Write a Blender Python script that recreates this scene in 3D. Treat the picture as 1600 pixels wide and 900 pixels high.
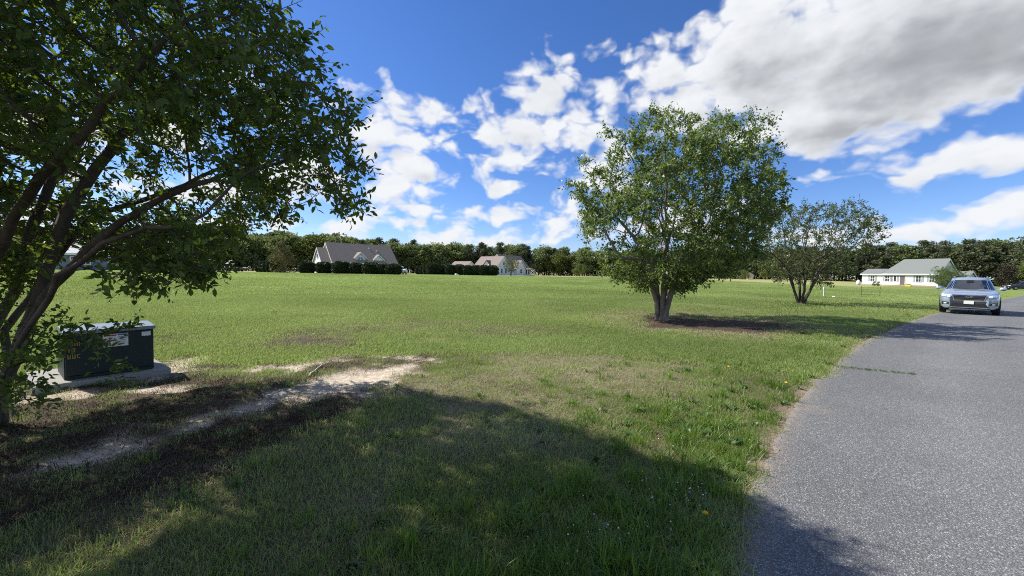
import bpy, bmesh, math, random
import numpy as np
from mathutils import Vector, Matrix, Euler, kdtree
from mathutils.bvhtree import BVHTree

for _o in list(bpy.data.objects):
    bpy.data.objects.remove(_o)
SC = bpy.context.scene
COL = SC.collection
RNG = np.random.default_rng(7)
random.seed(7)
R = math.radians

# ------------------------------------------------------------------ camera
EYE = 1.6
PITCH, ROLL = 2.1, 0.95
cam_d = bpy.data.cameras.new('camera')
cam_d.sensor_width = 36.0
cam_d.lens = 13.5
cam_d.clip_start = 0.05
cam_d.clip_end = 6000
cam = bpy.data.objects.new('camera', cam_d)
COL.objects.link(cam)
CAM_ROT = Euler((R(90 - PITCH), 0, 0)).to_matrix() @ Euler((0, 0, R(ROLL))).to_matrix()
cam.matrix_world = Matrix.Translation((0, 0, EYE)) @ CAM_ROT.to_4x4()
SC.camera = cam

# ------------------------------------------------------------------ light
SUN_VEC = Vector((-3.17, 1.0, 3.20)).normalized()      # towards the sun
SUN_EL = math.asin(SUN_VEC.z)
SUN_AZ = math.atan2(SUN_VEC.x, SUN_VEC.y)              # from +Y towards +X
sun_d = bpy.data.lights.new('sun', 'SUN')
sun_d.energy = 4.4
sun_d.angle = R(0.53)
sun_d.color = (1.0, 0.945, 0.86)
sun = bpy.data.objects.new('sun', sun_d)
COL.objects.link(sun)
sun.rotation_euler = SUN_VEC.to_track_quat('Z', 'Y').to_euler()
sun.location = (-30, 10, 40)
SC.view_settings.view_transform = 'Standard'
SC.view_settings.look = 'None'
SC.view_settings.gamma = 1.0
SC.view_settings.use_curve_mapping = False
SC.view_settings.exposure = 0.84
SC.render.engine = 'CYCLES'
SC.cycles.use_denoising = False
SC.cycles.pixel_filter_type = 'BLACKMAN_HARRIS'
SC.cycles.filter_width = 1.05
SC.cycles.max_bounces = 6
SC.cycles.diffuse_bounces = 3
SC.cycles.glossy_bounces = 3
SC.cycles.transmission_bounces = 4
SC.cycles.transparent_max_bounces = 6
SC.cycles.sample_clamp_indirect = 6.0

# ------------------------------------------------------------------ sky
def px_dir(px, py):
    """angles (azimuth, elevation) of a point of the photograph's sky"""
    d = CAM_ROT @ Vector(((px - 800) / 600, (450 - py) / 600, -1.0))
    d.normalize()
    return math.atan2(d.x, d.y), math.asin(d.z)

W = bpy.data.worlds.new('World')
SC.world = W
W.use_nodes = True
wt = W.node_tree
wt.nodes.clear()
wn, wl = wt.nodes, wt.links

def node(tree, typ, **kw):
    n = tree.nodes.new(typ)
    for k, v in kw.items():
        setattr(n, k, v)
    return n

def link(tree, a, b):
    tree.links.new(a, b)

def setin(tree, sock, v):
    if isinstance(v, bpy.types.NodeSocket):
        tree.links.new(v, sock)
    else:
        sock.default_value = v

def math_(tree, op, a, b=0.0, c=0.0, clamp=False):
    n = node(tree, 'ShaderNodeMath', operation=op, use_clamp=clamp)
    setin(tree, n.inputs[0], a); setin(tree, n.inputs[1], b); setin(tree, n.inputs[2], c)
    return n.outputs[0]

def vmath(tree, op, a, b=(0, 0, 0), c=(0, 0, 0)):
    n = node(tree, 'ShaderNodeVectorMath', operation=op)
    setin(tree, n.inputs[0], a); setin(tree, n.inputs[1], b)
    if op == 'MULTIPLY_ADD':
        setin(tree, n.inputs[2], c)
    return n.outputs['Value'] if op in ('LENGTH', 'DISTANCE', 'DOT_PRODUCT') else n.outputs[0]

def smooth(tree, v, a, b, lo=0.0, hi=1.0):
    n = node(tree, 'ShaderNodeMapRange', interpolation_type='SMOOTHSTEP')
    setin(tree, n.inputs[0], v)
    n.inputs[1].default_value = a; n.inputs[2].default_value = b
    n.inputs[3].default_value = lo; n.inputs[4].default_value = hi
    return n.outputs[0]

def noise(tree, vec, scale, detail=5.0, rough=0.55, dist=0.0, dims='3D', col=False, lac=2.0):
    n = node(tree, 'ShaderNodeTexNoise', noise_dimensions=dims)
    setin(tree, n.inputs['Vector'], vec)
    n.inputs['Scale'].default_value = scale
    n.inputs['Detail'].default_value = detail
    n.inputs['Roughness'].default_value = rough
    n.inputs['Lacunarity'].default_value = lac
    n.inputs['Distortion'].default_value = dist
    return n.outputs['Color' if col else 'Fac']

def mixc(tree, f, a, b, blend='MIX'):
    n = node(tree, 'ShaderNodeMix', data_type='RGBA', blend_type=blend)
    setin(tree, n.inputs['Factor'], f)
    setin(tree, n.inputs[6], a); setin(tree, n.inputs[7], b)
    return n.outputs[2]

# clouds as they stand in the sky: (x, y, half width, half height, thickness), read off the photograph
CLOUDS = [
    (1420, 70, 380, 150, 1.9), (1200, 85, 220, 130, 1.3), (1290, 185, 210, 66, 1.5), (1580, 70, 220, 120, 1.7),
    (1040, 115, 110, 60, .8), (1090, 160, 110, 60, .9),
    (880, 135, 105, 52, .75), (960, 150, 60, 34, .6), (835, 203, 125, 46, .8), (905, 205, 70, 45, .7), (805, 246, 62, 33, .7),
    (930, 265, 70, 60, .7), (788, 289, 40, 18, .62), (730, 160, 16, 14, .32),
    (625, 168, 95, 36, .75), (600, 215, 90, 36, .8), (650, 225, 95, 34, .8), (712, 232, 45, 22, .6), (640, 262, 75, 30, .75),
    (615, 292, 95, 26, .72), (640, 322, 90, 24, .8), (615, 350, 80, 16, .6),
    (765, 334, 75, 24, .7), (850, 345, 65, 28, .7), (900, 320, 60, 30, .6), (870, 372, 70, 16, .6),
    (740, 376, 160, 17, .75), (540, 355, 90, 20, .7), (450, 345, 80, 22, .6), (360, 352, 70, 16, .7),
    (470, 275, 110, 50, .8), (300, 300, 120, 36, .75), (70, 200, 120, 80, .9), (280, 220, 90, 50, .7), (30, 330, 120, 40, .7), (420, 160, 70, 40, .6),
    (1480, 252, 150, 32, .9), (1575, 238, 100, 36, .9), (1270, 279, 56, 18, .65), (1400, 280, 60, 18, .6),
    (1570, 335, 100, 26, .8), (1500, 352, 80, 20, .75), (1400, 362, 90, 26, .75), (1590, 312, 60, 24, .7), (1250, 372, 90, 18, .6), (1080, 350, 130, 40, .6),
]
blobs = []
for (cx, cy, rx, ry, wgt) in CLOUDS:
    a0, e0 = px_dir(cx, cy)
    a1, _ = px_dir(cx - rx, cy); a2, _ = px_dir(cx + rx, cy)
    _, e1 = px_dir(cx, cy - ry); _, e2 = px_dir(cx, cy + ry)
    blobs.append((a0, e0, (a2 - a1) / 2, (e1 - e2) / 2, wgt))
_r = random.Random(3)                                     # unseen rest of the sky: same kind of cloud, more added for fill light
for k in range(36):
    a0 = R(_r.uniform(75, 285))
    if a0 > math.pi:
        a0 -= 2 * math.pi
    e0 = R(_r.choice([6, 10, 16, 24, 34, 46]) + _r.uniform(-3, 3))
    s = .08 + .35 * e0
    blobs.append((a0, e0, s * _r.uniform(.9, 1.7), s * _r.uniform(.3, .5), _r.uniform(.6, 1.2)))
blobs.append((R(40), R(56), .6, .22, 1.5))
blobs.append((R(-20), R(62), .4, .16, .8))

tc = node(wt, 'ShaderNodeTexCoord')
sep = node(wt, 'ShaderNodeSeparateXYZ')
link(wt, tc.outputs['Generated'], sep.inputs[0])
az = math_(wt, 'ARCTAN2', sep.outputs[0], sep.outputs[1])
el = math_(wt, 'ARCSINE', sep.outputs[2])
cmb = node(wt, 'ShaderNodeCombineXYZ')
link(wt, az, cmb.inputs[0]); link(wt, el, cmb.inputs[1])
AE = cmb.outputs[0]

def cloud_field(v, detail, k=1.0):
    stretched = vmath(wt, 'MULTIPLY', v, (1.0, 1.55, 1.0))
    wob = noise(wt, stretched, 7.0, 3.0, .55, 0, '2D', True)
    wob = vmath(wt, 'SUBTRACT', wob, (.5, .5, .5))
    vw = vmath(wt, 'MULTIPLY_ADD', wob, (.085, .05, 0), v)
    acc = None
    for (a0, e0, ra, re, wgt) in blobs:
        d = vmath(wt, 'SUBTRACT', vw, (a0, e0, 0))
        d = vmath(wt, 'MULTIPLY', d, (1 / ra, 1 / re, 0))
        d = vmath(wt, 'LENGTH', d)
        b = math_(wt, 'MULTIPLY_ADD', d, -wgt, wgt)
        acc = b if acc is None else math_(wt, 'SMOOTH_MAX', acc, b, .10)
    fb = noise(wt, stretched, 9.0, detail, .50, .10, '2D')
    vo = node(wt, 'ShaderNodeTexVoronoi', voronoi_dimensions='2D', feature='SMOOTH_F1')
    link(wt, vmath(wt, 'MULTIPLY_ADD', wob, (.10, .10, 0), stretched), vo.inputs['Vector'])
    vo.inputs['Scale'].default_value = 15.0
    vo.inputs['Detail'].default_value = 2.0 if detail > 5 else 1.0
    vo.inputs['Roughness'].default_value = .5
    vo.inputs['Smoothness'].default_value = .7
    fb2 = noise(wt, stretched, 46.0, max(1, detail - 3), .5, .0, '2D')
    s = math_(wt, 'MULTIPLY_ADD', fb, 1.25 * (.55 + .45 * k), -.58 * (.55 + .45 * k))
    s = math_(wt, 'MULTIPLY_ADD', vo.outputs['Distance'], -.85 * k, math_(wt, 'ADD', s, .52 * k))
    s = math_(wt, 'MULTIPLY_ADD', math_(wt, 'SUBTRACT', fb2, .5), .13, s)
    return math_(wt, 'ADD', acc, s)

den = cloud_field(AE, 7.0)
up = vmath(wt, 'ADD', AE, (-.022, .030, 0))
den_sun = cloud_field(up, 4.0, .35)
mask = smooth(wt, den, -.06, .58)
shade = smooth(wt, den_sun, .25, 2.0)
soft = noise(wt, vmath(wt, 'MULTIPLY', AE, (1.0, 2.2, 1)), 6.0, 5.0, .55, .6, '2D')
shade = math_(wt, 'MULTIPLY_ADD', math_(wt, 'SUBTRACT', soft, .5), .6, shade, clamp=False)
shade = math_(wt, 'MULTIPLY', shade, smooth(wt, den, .15, .6), clamp=True)
ramp = node(wt, 'ShaderNodeValToRGB')
rr = ramp.color_ramp
rr.elements[0].position = 0.0; rr.elements[0].color = (.80, .82, .85, 1)
rr.elements[1].position = 1.0; rr.elements[1].color = (.33, .345, .37, 1)
e = rr.elements.new(.35); e.color = (.62, .64, .675, 1)
e = rr.elements.new(.7); e.color = (.43, .45, .48, 1)
link(wt, shade, ramp.inputs[0])

sky = node(wt, 'ShaderNodeTexSky', sky_type='NISHITA', sun_disc=False)
sky.sun_elevation = SUN_EL
sky.sun_rotation = SUN_AZ
sky.altitude = 10
sky.air_density = 1.0
sky.dust_density = 0.15
sky.ozone_density = 4.5
hs = node(wt, 'ShaderNodeHueSaturation')
hs.inputs['Saturation'].default_value = 1.13
hs.inputs['Value'].default_value = 1.0
tint = mixc(wt, 1.0, sky.outputs[0], (1.05, 1.05, 1.27, 1), 'MULTIPLY')
link(wt, tint, hs.inputs['Color'])
bg_sky = node(wt, 'ShaderNodeBackground')
bg_sky.inputs[1].default_value = 0.070
link(wt, hs.outputs[0], bg_sky.inputs[0])
bg_cl = node(wt, 'ShaderNodeBackground')
bg_cl.inputs[1].default_value = 0.63
link(wt, ramp.outputs[0], bg_cl.inputs[0])
mx = node(wt, 'ShaderNodeMixShader')
above = smooth(wt, el, -.01, .03)
link(wt, math_(wt, 'MULTIPLY', mask, above), mx.inputs[0])
link(wt, bg_sky.outputs[0], mx.inputs[1]); link(wt, bg_cl.outputs[0], mx.inputs[2])
wo = node(wt, 'ShaderNodeOutputWorld')
link(wt, mx.outputs[0], wo.inputs[0])
W.cycles.sampling_method = 'MANUAL'
W.cycles.sample_map_resolution = 512

# ------------------------------------------------------------------ helpers
def tag(o, label=None, cat=None, group=None, kind=None):
    if label: o['label'] = label
    if cat: o['category'] = cat
    if group: o['group'] = group
    if kind: o['kind'] = kind
    return o

def empty(name, loc=(0, 0, 0), rz=0.0):
    o = bpy.data.objects.new(name, None)
    o.empty_display_size = .3
    o.location = loc
    o.rotation_euler = (0, 0, rz)
    COL.objects.link(o)
    return o

def mesh_obj(name, verts, faces, mats, parent=None, midx=None, smooth_=False, attr=None):
    me = bpy.data.meshes.new(name)
    verts = np.asarray(verts, dtype=np.float32).reshape(-1, 3)
    if isinstance(faces, np.ndarray):
        nf, k = faces.shape
        me.vertices.add(len(verts)); me.vertices.foreach_set('co', verts.ravel())
        me.loops.add(nf * k); me.loops.foreach_set('vertex_index', faces.astype(np.int32).ravel())
        me.polygons.add(nf)
        me.polygons.foreach_set('loop_start', np.arange(0, nf * k, k, dtype=np.int32))
        me.polygons.foreach_set('loop_total', np.full(nf, k, dtype=np.int32))
        me.update(calc_edges=True)
    else:
        me.from_pydata([tuple(map(float, v)) for v in verts], [], faces)
    for m in (mats if isinstance(mats, (list, tuple)) else [mats]):
        me.materials.append(m)
    if midx is not None:
        me.polygons.foreach_set('material_index', np.asarray(midx, dtype=np.int32))
    if smooth_:
        me.polygons.foreach_set('use_smooth', np.ones(len(me.polygons), dtype=bool))
    if attr:
        for an, (dom, av) in attr.items():
            a = me.attributes.new(an, 'FLOAT', dom)
            a.data.foreach_set('value', np.asarray(av, dtype=np.float32))
    o = bpy.data.objects.new(name, me)
    COL.objects.link(o)
    if parent: o.parent = parent
    return o

class MB:
    """collects boxes, prisms and tubes and links them as one mesh object"""
    def __init__(self):
        self.v, self.f = [], []
    def add(self, vs, fs):
        b = len(self.v)
        self.v += [tuple(v) for v in vs]
        self.f += [tuple(i + b for i in f) for f in fs]
        return self
    def box(self, x0, x1, y0, y1, z0, z1, M=None):
        vs = [Vector(p) for p in ((x0, y0, z0), (x1, y0, z0), (x1, y1, z0), (x0, y1, z0), (x0, y0, z1), (x1, y0, z1), (x1, y1, z1), (x0, y1, z1))]
        if M is not None: vs = [M @ v for v in vs]
        return self.add(vs, [(3, 2, 1, 0), (4, 5, 6, 7), (0, 1, 5, 4), (1, 2, 6, 5), (2, 3, 7, 6), (3, 0, 4, 7)])
    def prism(self, poly, axis_from, axis_to, fn):
        """poly: list of 2-d points; fn(p, t) -> 3-d point"""
        n = len(poly)
        vs = [fn(p, axis_from) for p in poly] + [fn(p, axis_to) for p in poly]
        fs = [tuple(range(n - 1, -1, -1)), tuple(range(n, 2 * n))] + [(i, (i + 1) % n, n + (i + 1) % n, n + i) for i in range(n)]
        return self.add(vs, fs)
    def tube(self, pts, rad, n=6):
        pts = [Vector(p) for p in pts]
        rad = rad if isinstance(rad, (list, tuple)) else [rad] * len(pts)
        b = len(self.v)
        for i, p in enumerate(pts):
            t = (pts[min(i + 1, len(pts) - 1)] - pts[max(i - 1, 0)]).normalized()
            a = t.orthogonal().normalized() if abs(t.z) > .95 else t.cross(Vector((0, 0, 1))).normalized()
            c = t.cross(a)
            for k in range(n):
                th = 2 * math.pi * k / n
                self.v.append(tuple(p + (a * math.cos(th) + c * math.sin(th)) * rad[i]))
        for i in range(len(pts) - 1):
            for k in range(n):
                k2 = (k + 1) % n
                self.f.append((b + i * n + k, b + i * n + k2, b + (i + 1) * n + k2, b + (i + 1) * n + k))
        self.f.append(tuple(b + k for k in range(n - 1, -1, -1)))
        self.f.append(tuple(b + (len(pts) - 1) * n + k for k in range(n)))
        return self
    def build(self, name, mat, parent=None, smooth_=False):
        o = mesh_obj(name, self.v, self.f, mat, parent, smooth_=smooth_)
        bm = bmesh.new(); bm.from_mesh(o.data)
        bmesh.ops.recalc_face_normals(bm, faces=bm.faces[:])
        bm.to_mesh(o.data); bm.free()
        return o

def bevel(o, w=.01, seg=2):
    bm = bmesh.new(); bm.from_mesh(o.data)
    bmesh.ops.bevel(bm, geom=bm.edges[:], offset=w, segments=seg, affect='EDGES', profile=.5)
    bm.to_mesh(o.data); bm.free()
    return o

# value noise for the ground masks
_NT = np.random.default_rng(11).random((256, 256))
def vnoise(x, y):
    xi = np.floor(x).astype(int); yi = np.floor(y).astype(int)
    fx = x - xi; fy = y - yi
    fx = fx * fx * (3 - 2 * fx); fy = fy * fy * (3 - 2 * fy)
    a = _NT[xi % 256, yi % 256]; b = _NT[(xi + 1) % 256, yi % 256]
    c = _NT[xi % 256, (yi + 1) % 256]; d = _NT[(xi + 1) % 256, (yi + 1) % 256]
    return (a * (1 - fx) + b * fx) * (1 - fy) + (c * (1 - fx) + d * fx) * fy
def fbm(x, y, o=4):
    s = 0; a = .5; t = 0
    for k in range(o):
        s = s + a * vnoise(x * 2 ** k + 17.3 * k, y * 2 ** k + 9.1 * k); t += a; a *= .5
    return s / t
def sstep(v, a, b):
    t = np.clip((v - a) / (b - a), 0, 1)
    return t * t * (3 - 2 * t)

# ------------------------------------------------------------------ lie of the land
ROAD_L = np.array([(-30, -42), (-14, -19), (-6, -7.8), (-2.3, -2.6), (0.15, .75), (1.18, 2.06), (1.89, 2.95), (2.74, 3.92), (4.15, 5.4), (5.75, 6.9),
                   (8.3, 9.2), (11.3, 11.65), (16.4, 15.6), (22.3, 19.9), (32, 26.8), (44.6, 35), (57.5, 43.6), (72, 54), (100, 75), (140, 104), (220, 160), (400, 280)], float)
def _resample(P, n_each=8):
    out = []
    for i in range(len(P) - 1):
        p0 = P[max(i - 1, 0)]; p1 = P[i]; p2 = P[i + 1]; p3 = P[min(i + 2, len(P) - 1)]
        for t in np.linspace(0, 1, n_each, endpoint=False):
            out.append(.5 * ((2 * p1) + (p2 - p0) * t + (2 * p0 - 5 * p1 + 4 * p2 - p3) * t ** 2 + (3 * p1 - p0 - 3 * p2 + p3) * t ** 3))
    out.append(P[-1])
    return np.array(out)
ROAD_C = _resample(ROAD_L, 8)
_tan = np.gradient(ROAD_C, axis=0); _tan /= np.linalg.norm(_tan, axis=1)[:, None]
ROAD_W = 6.2

def road_dist(x, y):
    """signed distance to the road's left edge, positive on the lawn side"""
    x = np.asarray(x, float); y = np.asarray(y, float)
    best = np.full(x.shape, 1e9); sg = np.zeros(x.shape)
    for i in range(len(ROAD_C) - 1):
        p, q = ROAD_C[i], ROAD_C[i + 1]
        d = q - p; L2 = d @ d
        t = np.clip(((x - p[0]) * d[0] + (y - p[1]) * d[1]) / L2, 0, 1)
        ex = x - (p[0] + t * d[0]); ey = y - (p[1] + t * d[1])
        dd = np.hypot(ex, ey)
        cr = d[0] * ey - d[1] * ex
        m = dd < best
        best = np.where(m, dd, best); sg = np.where(m, np.sign(cr), sg)
    return best * sg

def gz(x, y):
    x = np.asarray(x, float); y = np.asarray(y, float)
    s = road_dist(x, y)
    z = 1.06 * sstep(s, 9, 62)
    z = z - .16 * np.exp(-((s - 5.2) / 1.5) ** 2) * sstep(y, 7, 13)
    z = z + .05 * (fbm(x * .12, y * .12, 2) - .5) * sstep(s, .6, 4)
    far = np.hypot(x, y)
    z = z + np.maximum(0, far - 320) * .004
    return z
def gz1(x, y):
    return float(gz(np.array([x]), np.array([y]))[0])

def hit(px, py):
    """the place on flat ground that a point of the photograph shows"""
    d = CAM_ROT @ Vector(((px - 800) / 600, (450 - py) / 600, -1.0))
    t = -EYE / d.z
    return (d.x * t, d.y * t)
def at(px, Y):
    """ground point seen in column px at distance Y"""
    x = (px - 800) * Y / 600; z = gz1(x, Y)
    for _ in range(3):
        q = CAM_ROT.inverted() @ Vector((x, Y, z - EYE))
        cur = 800 + 600 * q.x / -q.z
        x += (px - cur) * Y / 600
    z = gz1(x, Y)
    return Vector((x, Y, z))

# ---- masks on the ground (worn soil, sand, dry grass), placed in metres
def poly_sd(x, y, P):
    """signed distance, positive inside"""
    P = np.array(P, float)
    d = np.full(x.shape, 1e9); ins = np.zeros(x.shape, bool)
    n = len(P)
    for i in range(n):
        a, b = P[i], P[(i + 1) % n]
        e = b - a
        t = np.clip(((x - a[0]) * e[0] + (y - a[1]) * e[1]) / (e @ e), 0, 1)
        d = np.minimum(d, np.hypot(x - a[0] - t * e[0], y - a[1] - t * e[1]))
        c = ((a[1] > y) != (b[1] > y)) & (x < (b[0] - a[0]) * (y - a[1]) / (b[1] - a[1] + 1e-12) + a[0])
        ins ^= c
    return np.where(ins, d, -d)
def line_field(x, y, L):
    """1 on the line, 0 at its local half width"""
    best = np.full(x.shape, -9.0)
    for (a, b) in zip(L[:-1], L[1:]):
        ax, ay, aw = a; bx, by, bw = b
        ex, ey = bx - ax, by - ay
        t = np.clip(((x - ax) * ex + (y - ay) * ey) / (ex * ex + ey * ey), 0, 1)
        d = np.hypot(x - ax - t * ex, y - ay - t * ey)
        best = np.maximum(best, 1 - d / (aw + t * (bw - aw)))
    return best
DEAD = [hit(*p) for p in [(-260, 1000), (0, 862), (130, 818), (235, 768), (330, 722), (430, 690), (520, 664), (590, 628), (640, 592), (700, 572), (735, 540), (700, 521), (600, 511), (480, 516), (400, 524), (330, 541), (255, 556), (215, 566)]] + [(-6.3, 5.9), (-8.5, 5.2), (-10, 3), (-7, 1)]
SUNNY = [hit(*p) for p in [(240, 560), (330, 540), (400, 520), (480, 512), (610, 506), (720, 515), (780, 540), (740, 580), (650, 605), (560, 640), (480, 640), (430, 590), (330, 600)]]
def _ln(L):
    return [(*hit(a, b), w) for a, b, w in L]
SAND1 = _ln([(-260, 830, .34), (0, 752, .34), (120, 712, .34), (240, 684, .33), (330, 655, .30), (400, 634, .32), (480, 611, .42), (550, 594, .62), (600, 583, .46), (640, 572, .24)])
SAND2 = _ln([(225, 592, .4), (265, 574, .55), (320, 562, .6), (380, 567, .5), (450, 573, .5), (520, 552, .32), (600, 540, .3), (690, 530, .35)])
SAND3 = _ln([(318, 726, .09), (352, 716, .12)])
SAND4 = _ln([(884, 744, .05), (898, 742, .05)])
SAND5 = _ln([(560, 545, .3), (660, 560, .3), (690, 566, .2)])
SAND6 = _ln([(60, 618, .22), (160, 612, .25), (290, 604, .22)])
PADP = hit(160, 602)
T1 = (5.95, 15.2); T2 = (19.15, 25.4); T0 = (-5.15, 3.75)
def masks(x, y):
    n1 = fbm(x * 1.3, y * 1.3, 4); n2 = fbm(x * 4.1 + 7, y * 4.1, 4); n3 = fbm(x * .35 + 3, y * .35 + 5, 3)
    s = road_dist(x, y)
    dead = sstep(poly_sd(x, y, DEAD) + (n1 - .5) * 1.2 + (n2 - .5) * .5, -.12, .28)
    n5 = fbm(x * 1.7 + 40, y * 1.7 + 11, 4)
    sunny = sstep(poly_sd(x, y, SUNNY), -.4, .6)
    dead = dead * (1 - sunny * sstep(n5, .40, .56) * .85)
    sand = np.maximum.reduce([line_field(x, y, L) for L in (SAND1, SAND2, SAND3, SAND4)] + [line_field(x, y, SAND5) - .35] + [line_field(x, y, SAND6) - .15])
    n4 = fbm(x * 9 + 3, y * 9 + 8, 3)
    sand = sstep(sand + (n2 - .5) * 2.4 + (n1 - .5) * 1.3 + (n4 - .5) * 1.5, -.14, .42)
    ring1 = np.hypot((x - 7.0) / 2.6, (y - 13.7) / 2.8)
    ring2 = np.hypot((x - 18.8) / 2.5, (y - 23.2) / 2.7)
    mul = sstep(1.15 - np.minimum(ring1, ring2) + (n1 - .5) * .7, 0, .35)  # mulch rings, set off from the trunks to take in tree shadow
    dry = sstep(2.0 - np.minimum(ring1, ring2) + (n1 - .5) * 1.4, 0, .8) * .9
    dry = np.maximum(dry, sstep(n3 + .25 * (n1 - .5), .56, .72) * sstep(s, .5, 2) * (1 - sstep(s, 9, 15)) * .8)
    tan = np.maximum.reduce([1.35 - np.hypot((x - 26) / 12, (y - 31) / 9), 1.25 - np.hypot((x - 2.0) / 2.4, (y - 6.4) / 1.9), 1.0 - np.hypot((x - 22) / 9, (y - 24) / 3.5)])
    dry = np.maximum(dry, (.22 + .3 * sstep(x, 12, 20)) * sstep(fbm(x * .16 + 60, y * .28 + 4, 4), .50, .66) * sstep(s, 1, 3))
    dry = np.maximum(dry, sstep(tan + (n1 - .5) * 1.3 + (n3 - .5) * .8, .05, .6) * .8 * sstep(s, .8, 2))
    ed = s - .03 - .16 * (n1 - .35)
    edge = (1 - sstep(ed, -.02, .09)) * (s > -.4) * (1 - sstep(np.hypot(x, y), 8, 16) * .8)                   # worn strip where the lawn meets the road
    thatch = sstep(fbm(x * .9 + 31, y * .9 + 12, 3), .42, .66)
    return dict(s=s, dead=dead, sand=sand, mulch_shade=mul, dry=dry, edge=edge, thatch=thatch)

# ------------------------------------------------------------------ materials
def new_mat(name):
    m = bpy.data.materials.new(name)
    m.use_nodes = True
    t = m.node_tree
    bsdf = t.nodes['Principled BSDF']
    return m, t, bsdf

def plain(name, col, rough=.6, spec=.4, metal=0.0, var=.12, scale=3.0, bump=0.0, bscale=40.0, coat=0.0):
    """a paint, stone or metal with slight unevenness of tone and surface"""
    m, t, b = new_mat(name)
    tcn = node(t, 'ShaderNodeTexCoord')
    n = noise(t, tcn.outputs['Object'], scale, 6, .6)
    f = math_(t, 'MULTIPLY_ADD', n, 2 * var, 1 - var)
    hsv = node(t, 'ShaderNodeHueSaturation')
    hsv.inputs['Color'].default_value = (*col, 1)
    link(t, f, hsv.inputs['Value'])
    link(t, hsv.outputs[0], b.inputs['Base Color'])
    b.inputs['Roughness'].default_value = rough
    b.inputs['Specular IOR Level'].default_value = spec
    b.inputs['Metallic'].default_value = metal
    b.inputs['Coat Weight'].default_value = coat
    b.inputs['Coat Roughness'].default_value = .08
    if bump:
        bn = node(t, 'ShaderNodeBump')
        bn.inputs['Strength'].default_value = bump
        bn.inputs['Distance'].default_value = .01
        link(t, noise(t, tcn.outputs['Object'], bscale, 4, .6), bn.inputs['Height'])
        link(t, bn.outputs[0], b.inputs['Normal'])
    return m

def leaf_mat(name, dark, light, trans, tf=.35, rough=.45, spec=.35, inst=False, attr='tone', huev=.04):
    """leaf or blade: gloss on top, light passing through; tone varies leaf by leaf"""
    m, t, b = new_mat(name)
    a = node(t, 'ShaderNodeAttribute', attribute_name=attr)
    if inst: a.attribute_type = 'INSTANCER'
    fac = a.outputs['Fac']
    c = mixc(t, fac, (*dark, 1), (*light, 1))
    link(t, c, b.inputs['Base Color'])
    b.inputs['Roughness'].default_value = rough
    b.inputs['Specular IOR Level'].default_value = spec
    tr = node(t, 'ShaderNodeBsdfTranslucent')
    tcol = mixc(t, fac, tuple(v * .75 for v in trans) + (1,), (*trans, 1))
    link(t, tcol, tr.inputs['Color'])
    ms = node(t, 'ShaderNodeMixShader')
    ms.inputs[0].default_value = tf
    link(t, b.outputs[0], ms.inputs[1]); link(t, tr.outputs[0], ms.inputs[2])
    link(t, ms.outputs[0], t.nodes['Material Output'].inputs[0])
    return m

def bark_mat(name, c1, c2):
    m, t, b = new_mat(name)
    tcn = node(t, 'ShaderNodeTexCoord')
    v = vmath(t, 'MULTIPLY', tcn.outputs['Object'], (1, 1, .25))
    n = noise(t, v, 14, 6, .65)
    n2 = noise(t, tcn.outputs['Object'], 3.0, 3, .5)
    f = smooth(t, math_(t, 'MULTIPLY_ADD', n2, .5, math_(t, 'MULTIPLY', n, .75)), .35, .8)
    link(t, mixc(t, f, (*c1, 1), (*c2, 1)), b.inputs['Base Color'])
    b.inputs['Roughness'].default_value = .8
    b.inputs['Specular IOR Level'].default_value = .2
    bn = node(t, 'ShaderNodeBump'); bn.inputs['Strength'].default_value = .5; bn.inputs['Distance'].default_value = .012
    link(t, n, bn.inputs['Height']); link(t, bn.outputs[0], b.inputs['Normal'])
    return m

M = {}
M['bark'] = bark_mat('bark', (.040, .030, .023), (.105, .085, .068))
M['bark_pale'] = bark_mat('pale bark', (.10, .080, .064), (.26, .22, .185))
M['bark_far'] = plain('far bark', (.10, .08, .06), .9, .1)
M['leaf_near'] = leaf_mat('leaf of the near tree', (.030, .060, .016), (.088, .135, .034), (.24, .34, .026), .36, .46, .28)
M['leaf_mid'] = leaf_mat('leaf of the middle tree', (.052, .096, .024), (.160, .225, .062), (.26, .36, .045), .34, .42, .40)
M['leaf_mid2'] = leaf_mat('leaf of the second tree', (.045, .070, .026), (.115, .145, .060), (.17, .22, .04), .30, .42, .40)
M['leaf_far'] = leaf_mat('far broad leaf', (.066, .104, .044), (.225, .265, .115), (.28, .34, .09), .30, .6, .2)
M['leaf_pine'] = leaf_mat('far pine needle', (.056, .080, .046), (.195, .215, .122), (.16, .20, .08), .20, .6, .2)
M['leaf_bright'] = leaf_mat('bright far leaf', (.065, .10, .022), (.18, .21, .060), (.18, .24, .04), .22, .6, .2)
M['leaf_holly'] = leaf_mat('clipped evergreen leaf', (.020, .036, .014), (.062, .090, .032), (.03, .05, .012), .10, .5, .25)
M['leaf_juniper'] = leaf_mat('juniper leaf', (.12, .11, .045), (.30, .26, .11), (.14, .14, .05), .12, .7, .15)
M['leaf_purple'] = leaf_mat('bronze leaf', (.032, .028, .018), (.062, .052, .030), (.06, .04, .02), .15, .5, .25)
M['white'] = plain('white siding', (.80, .80, .78), .5, .35, var=.05, scale=1.2)
M['shade_greygreen'] = plain('shade-toned grey siding', (.50, .53, .52), .6, .3, var=.06, scale=1.2)  # shade on the brown-roofed house's front put into the siding colour
M['shade_blue'] = plain('shade-tinted siding', (.62, .65, .66), .6, .3, var=.05, scale=1.2)  # bluish tint of walls turned from the sun, put into the colour
M['bluesiding'] = plain('slate blue siding', (.16, .20, .26), .6, .3, var=.08, scale=1.2)
M['trim'] = plain('white trim paint', (.80, .80, .79), .45, .4, var=.04)
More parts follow.
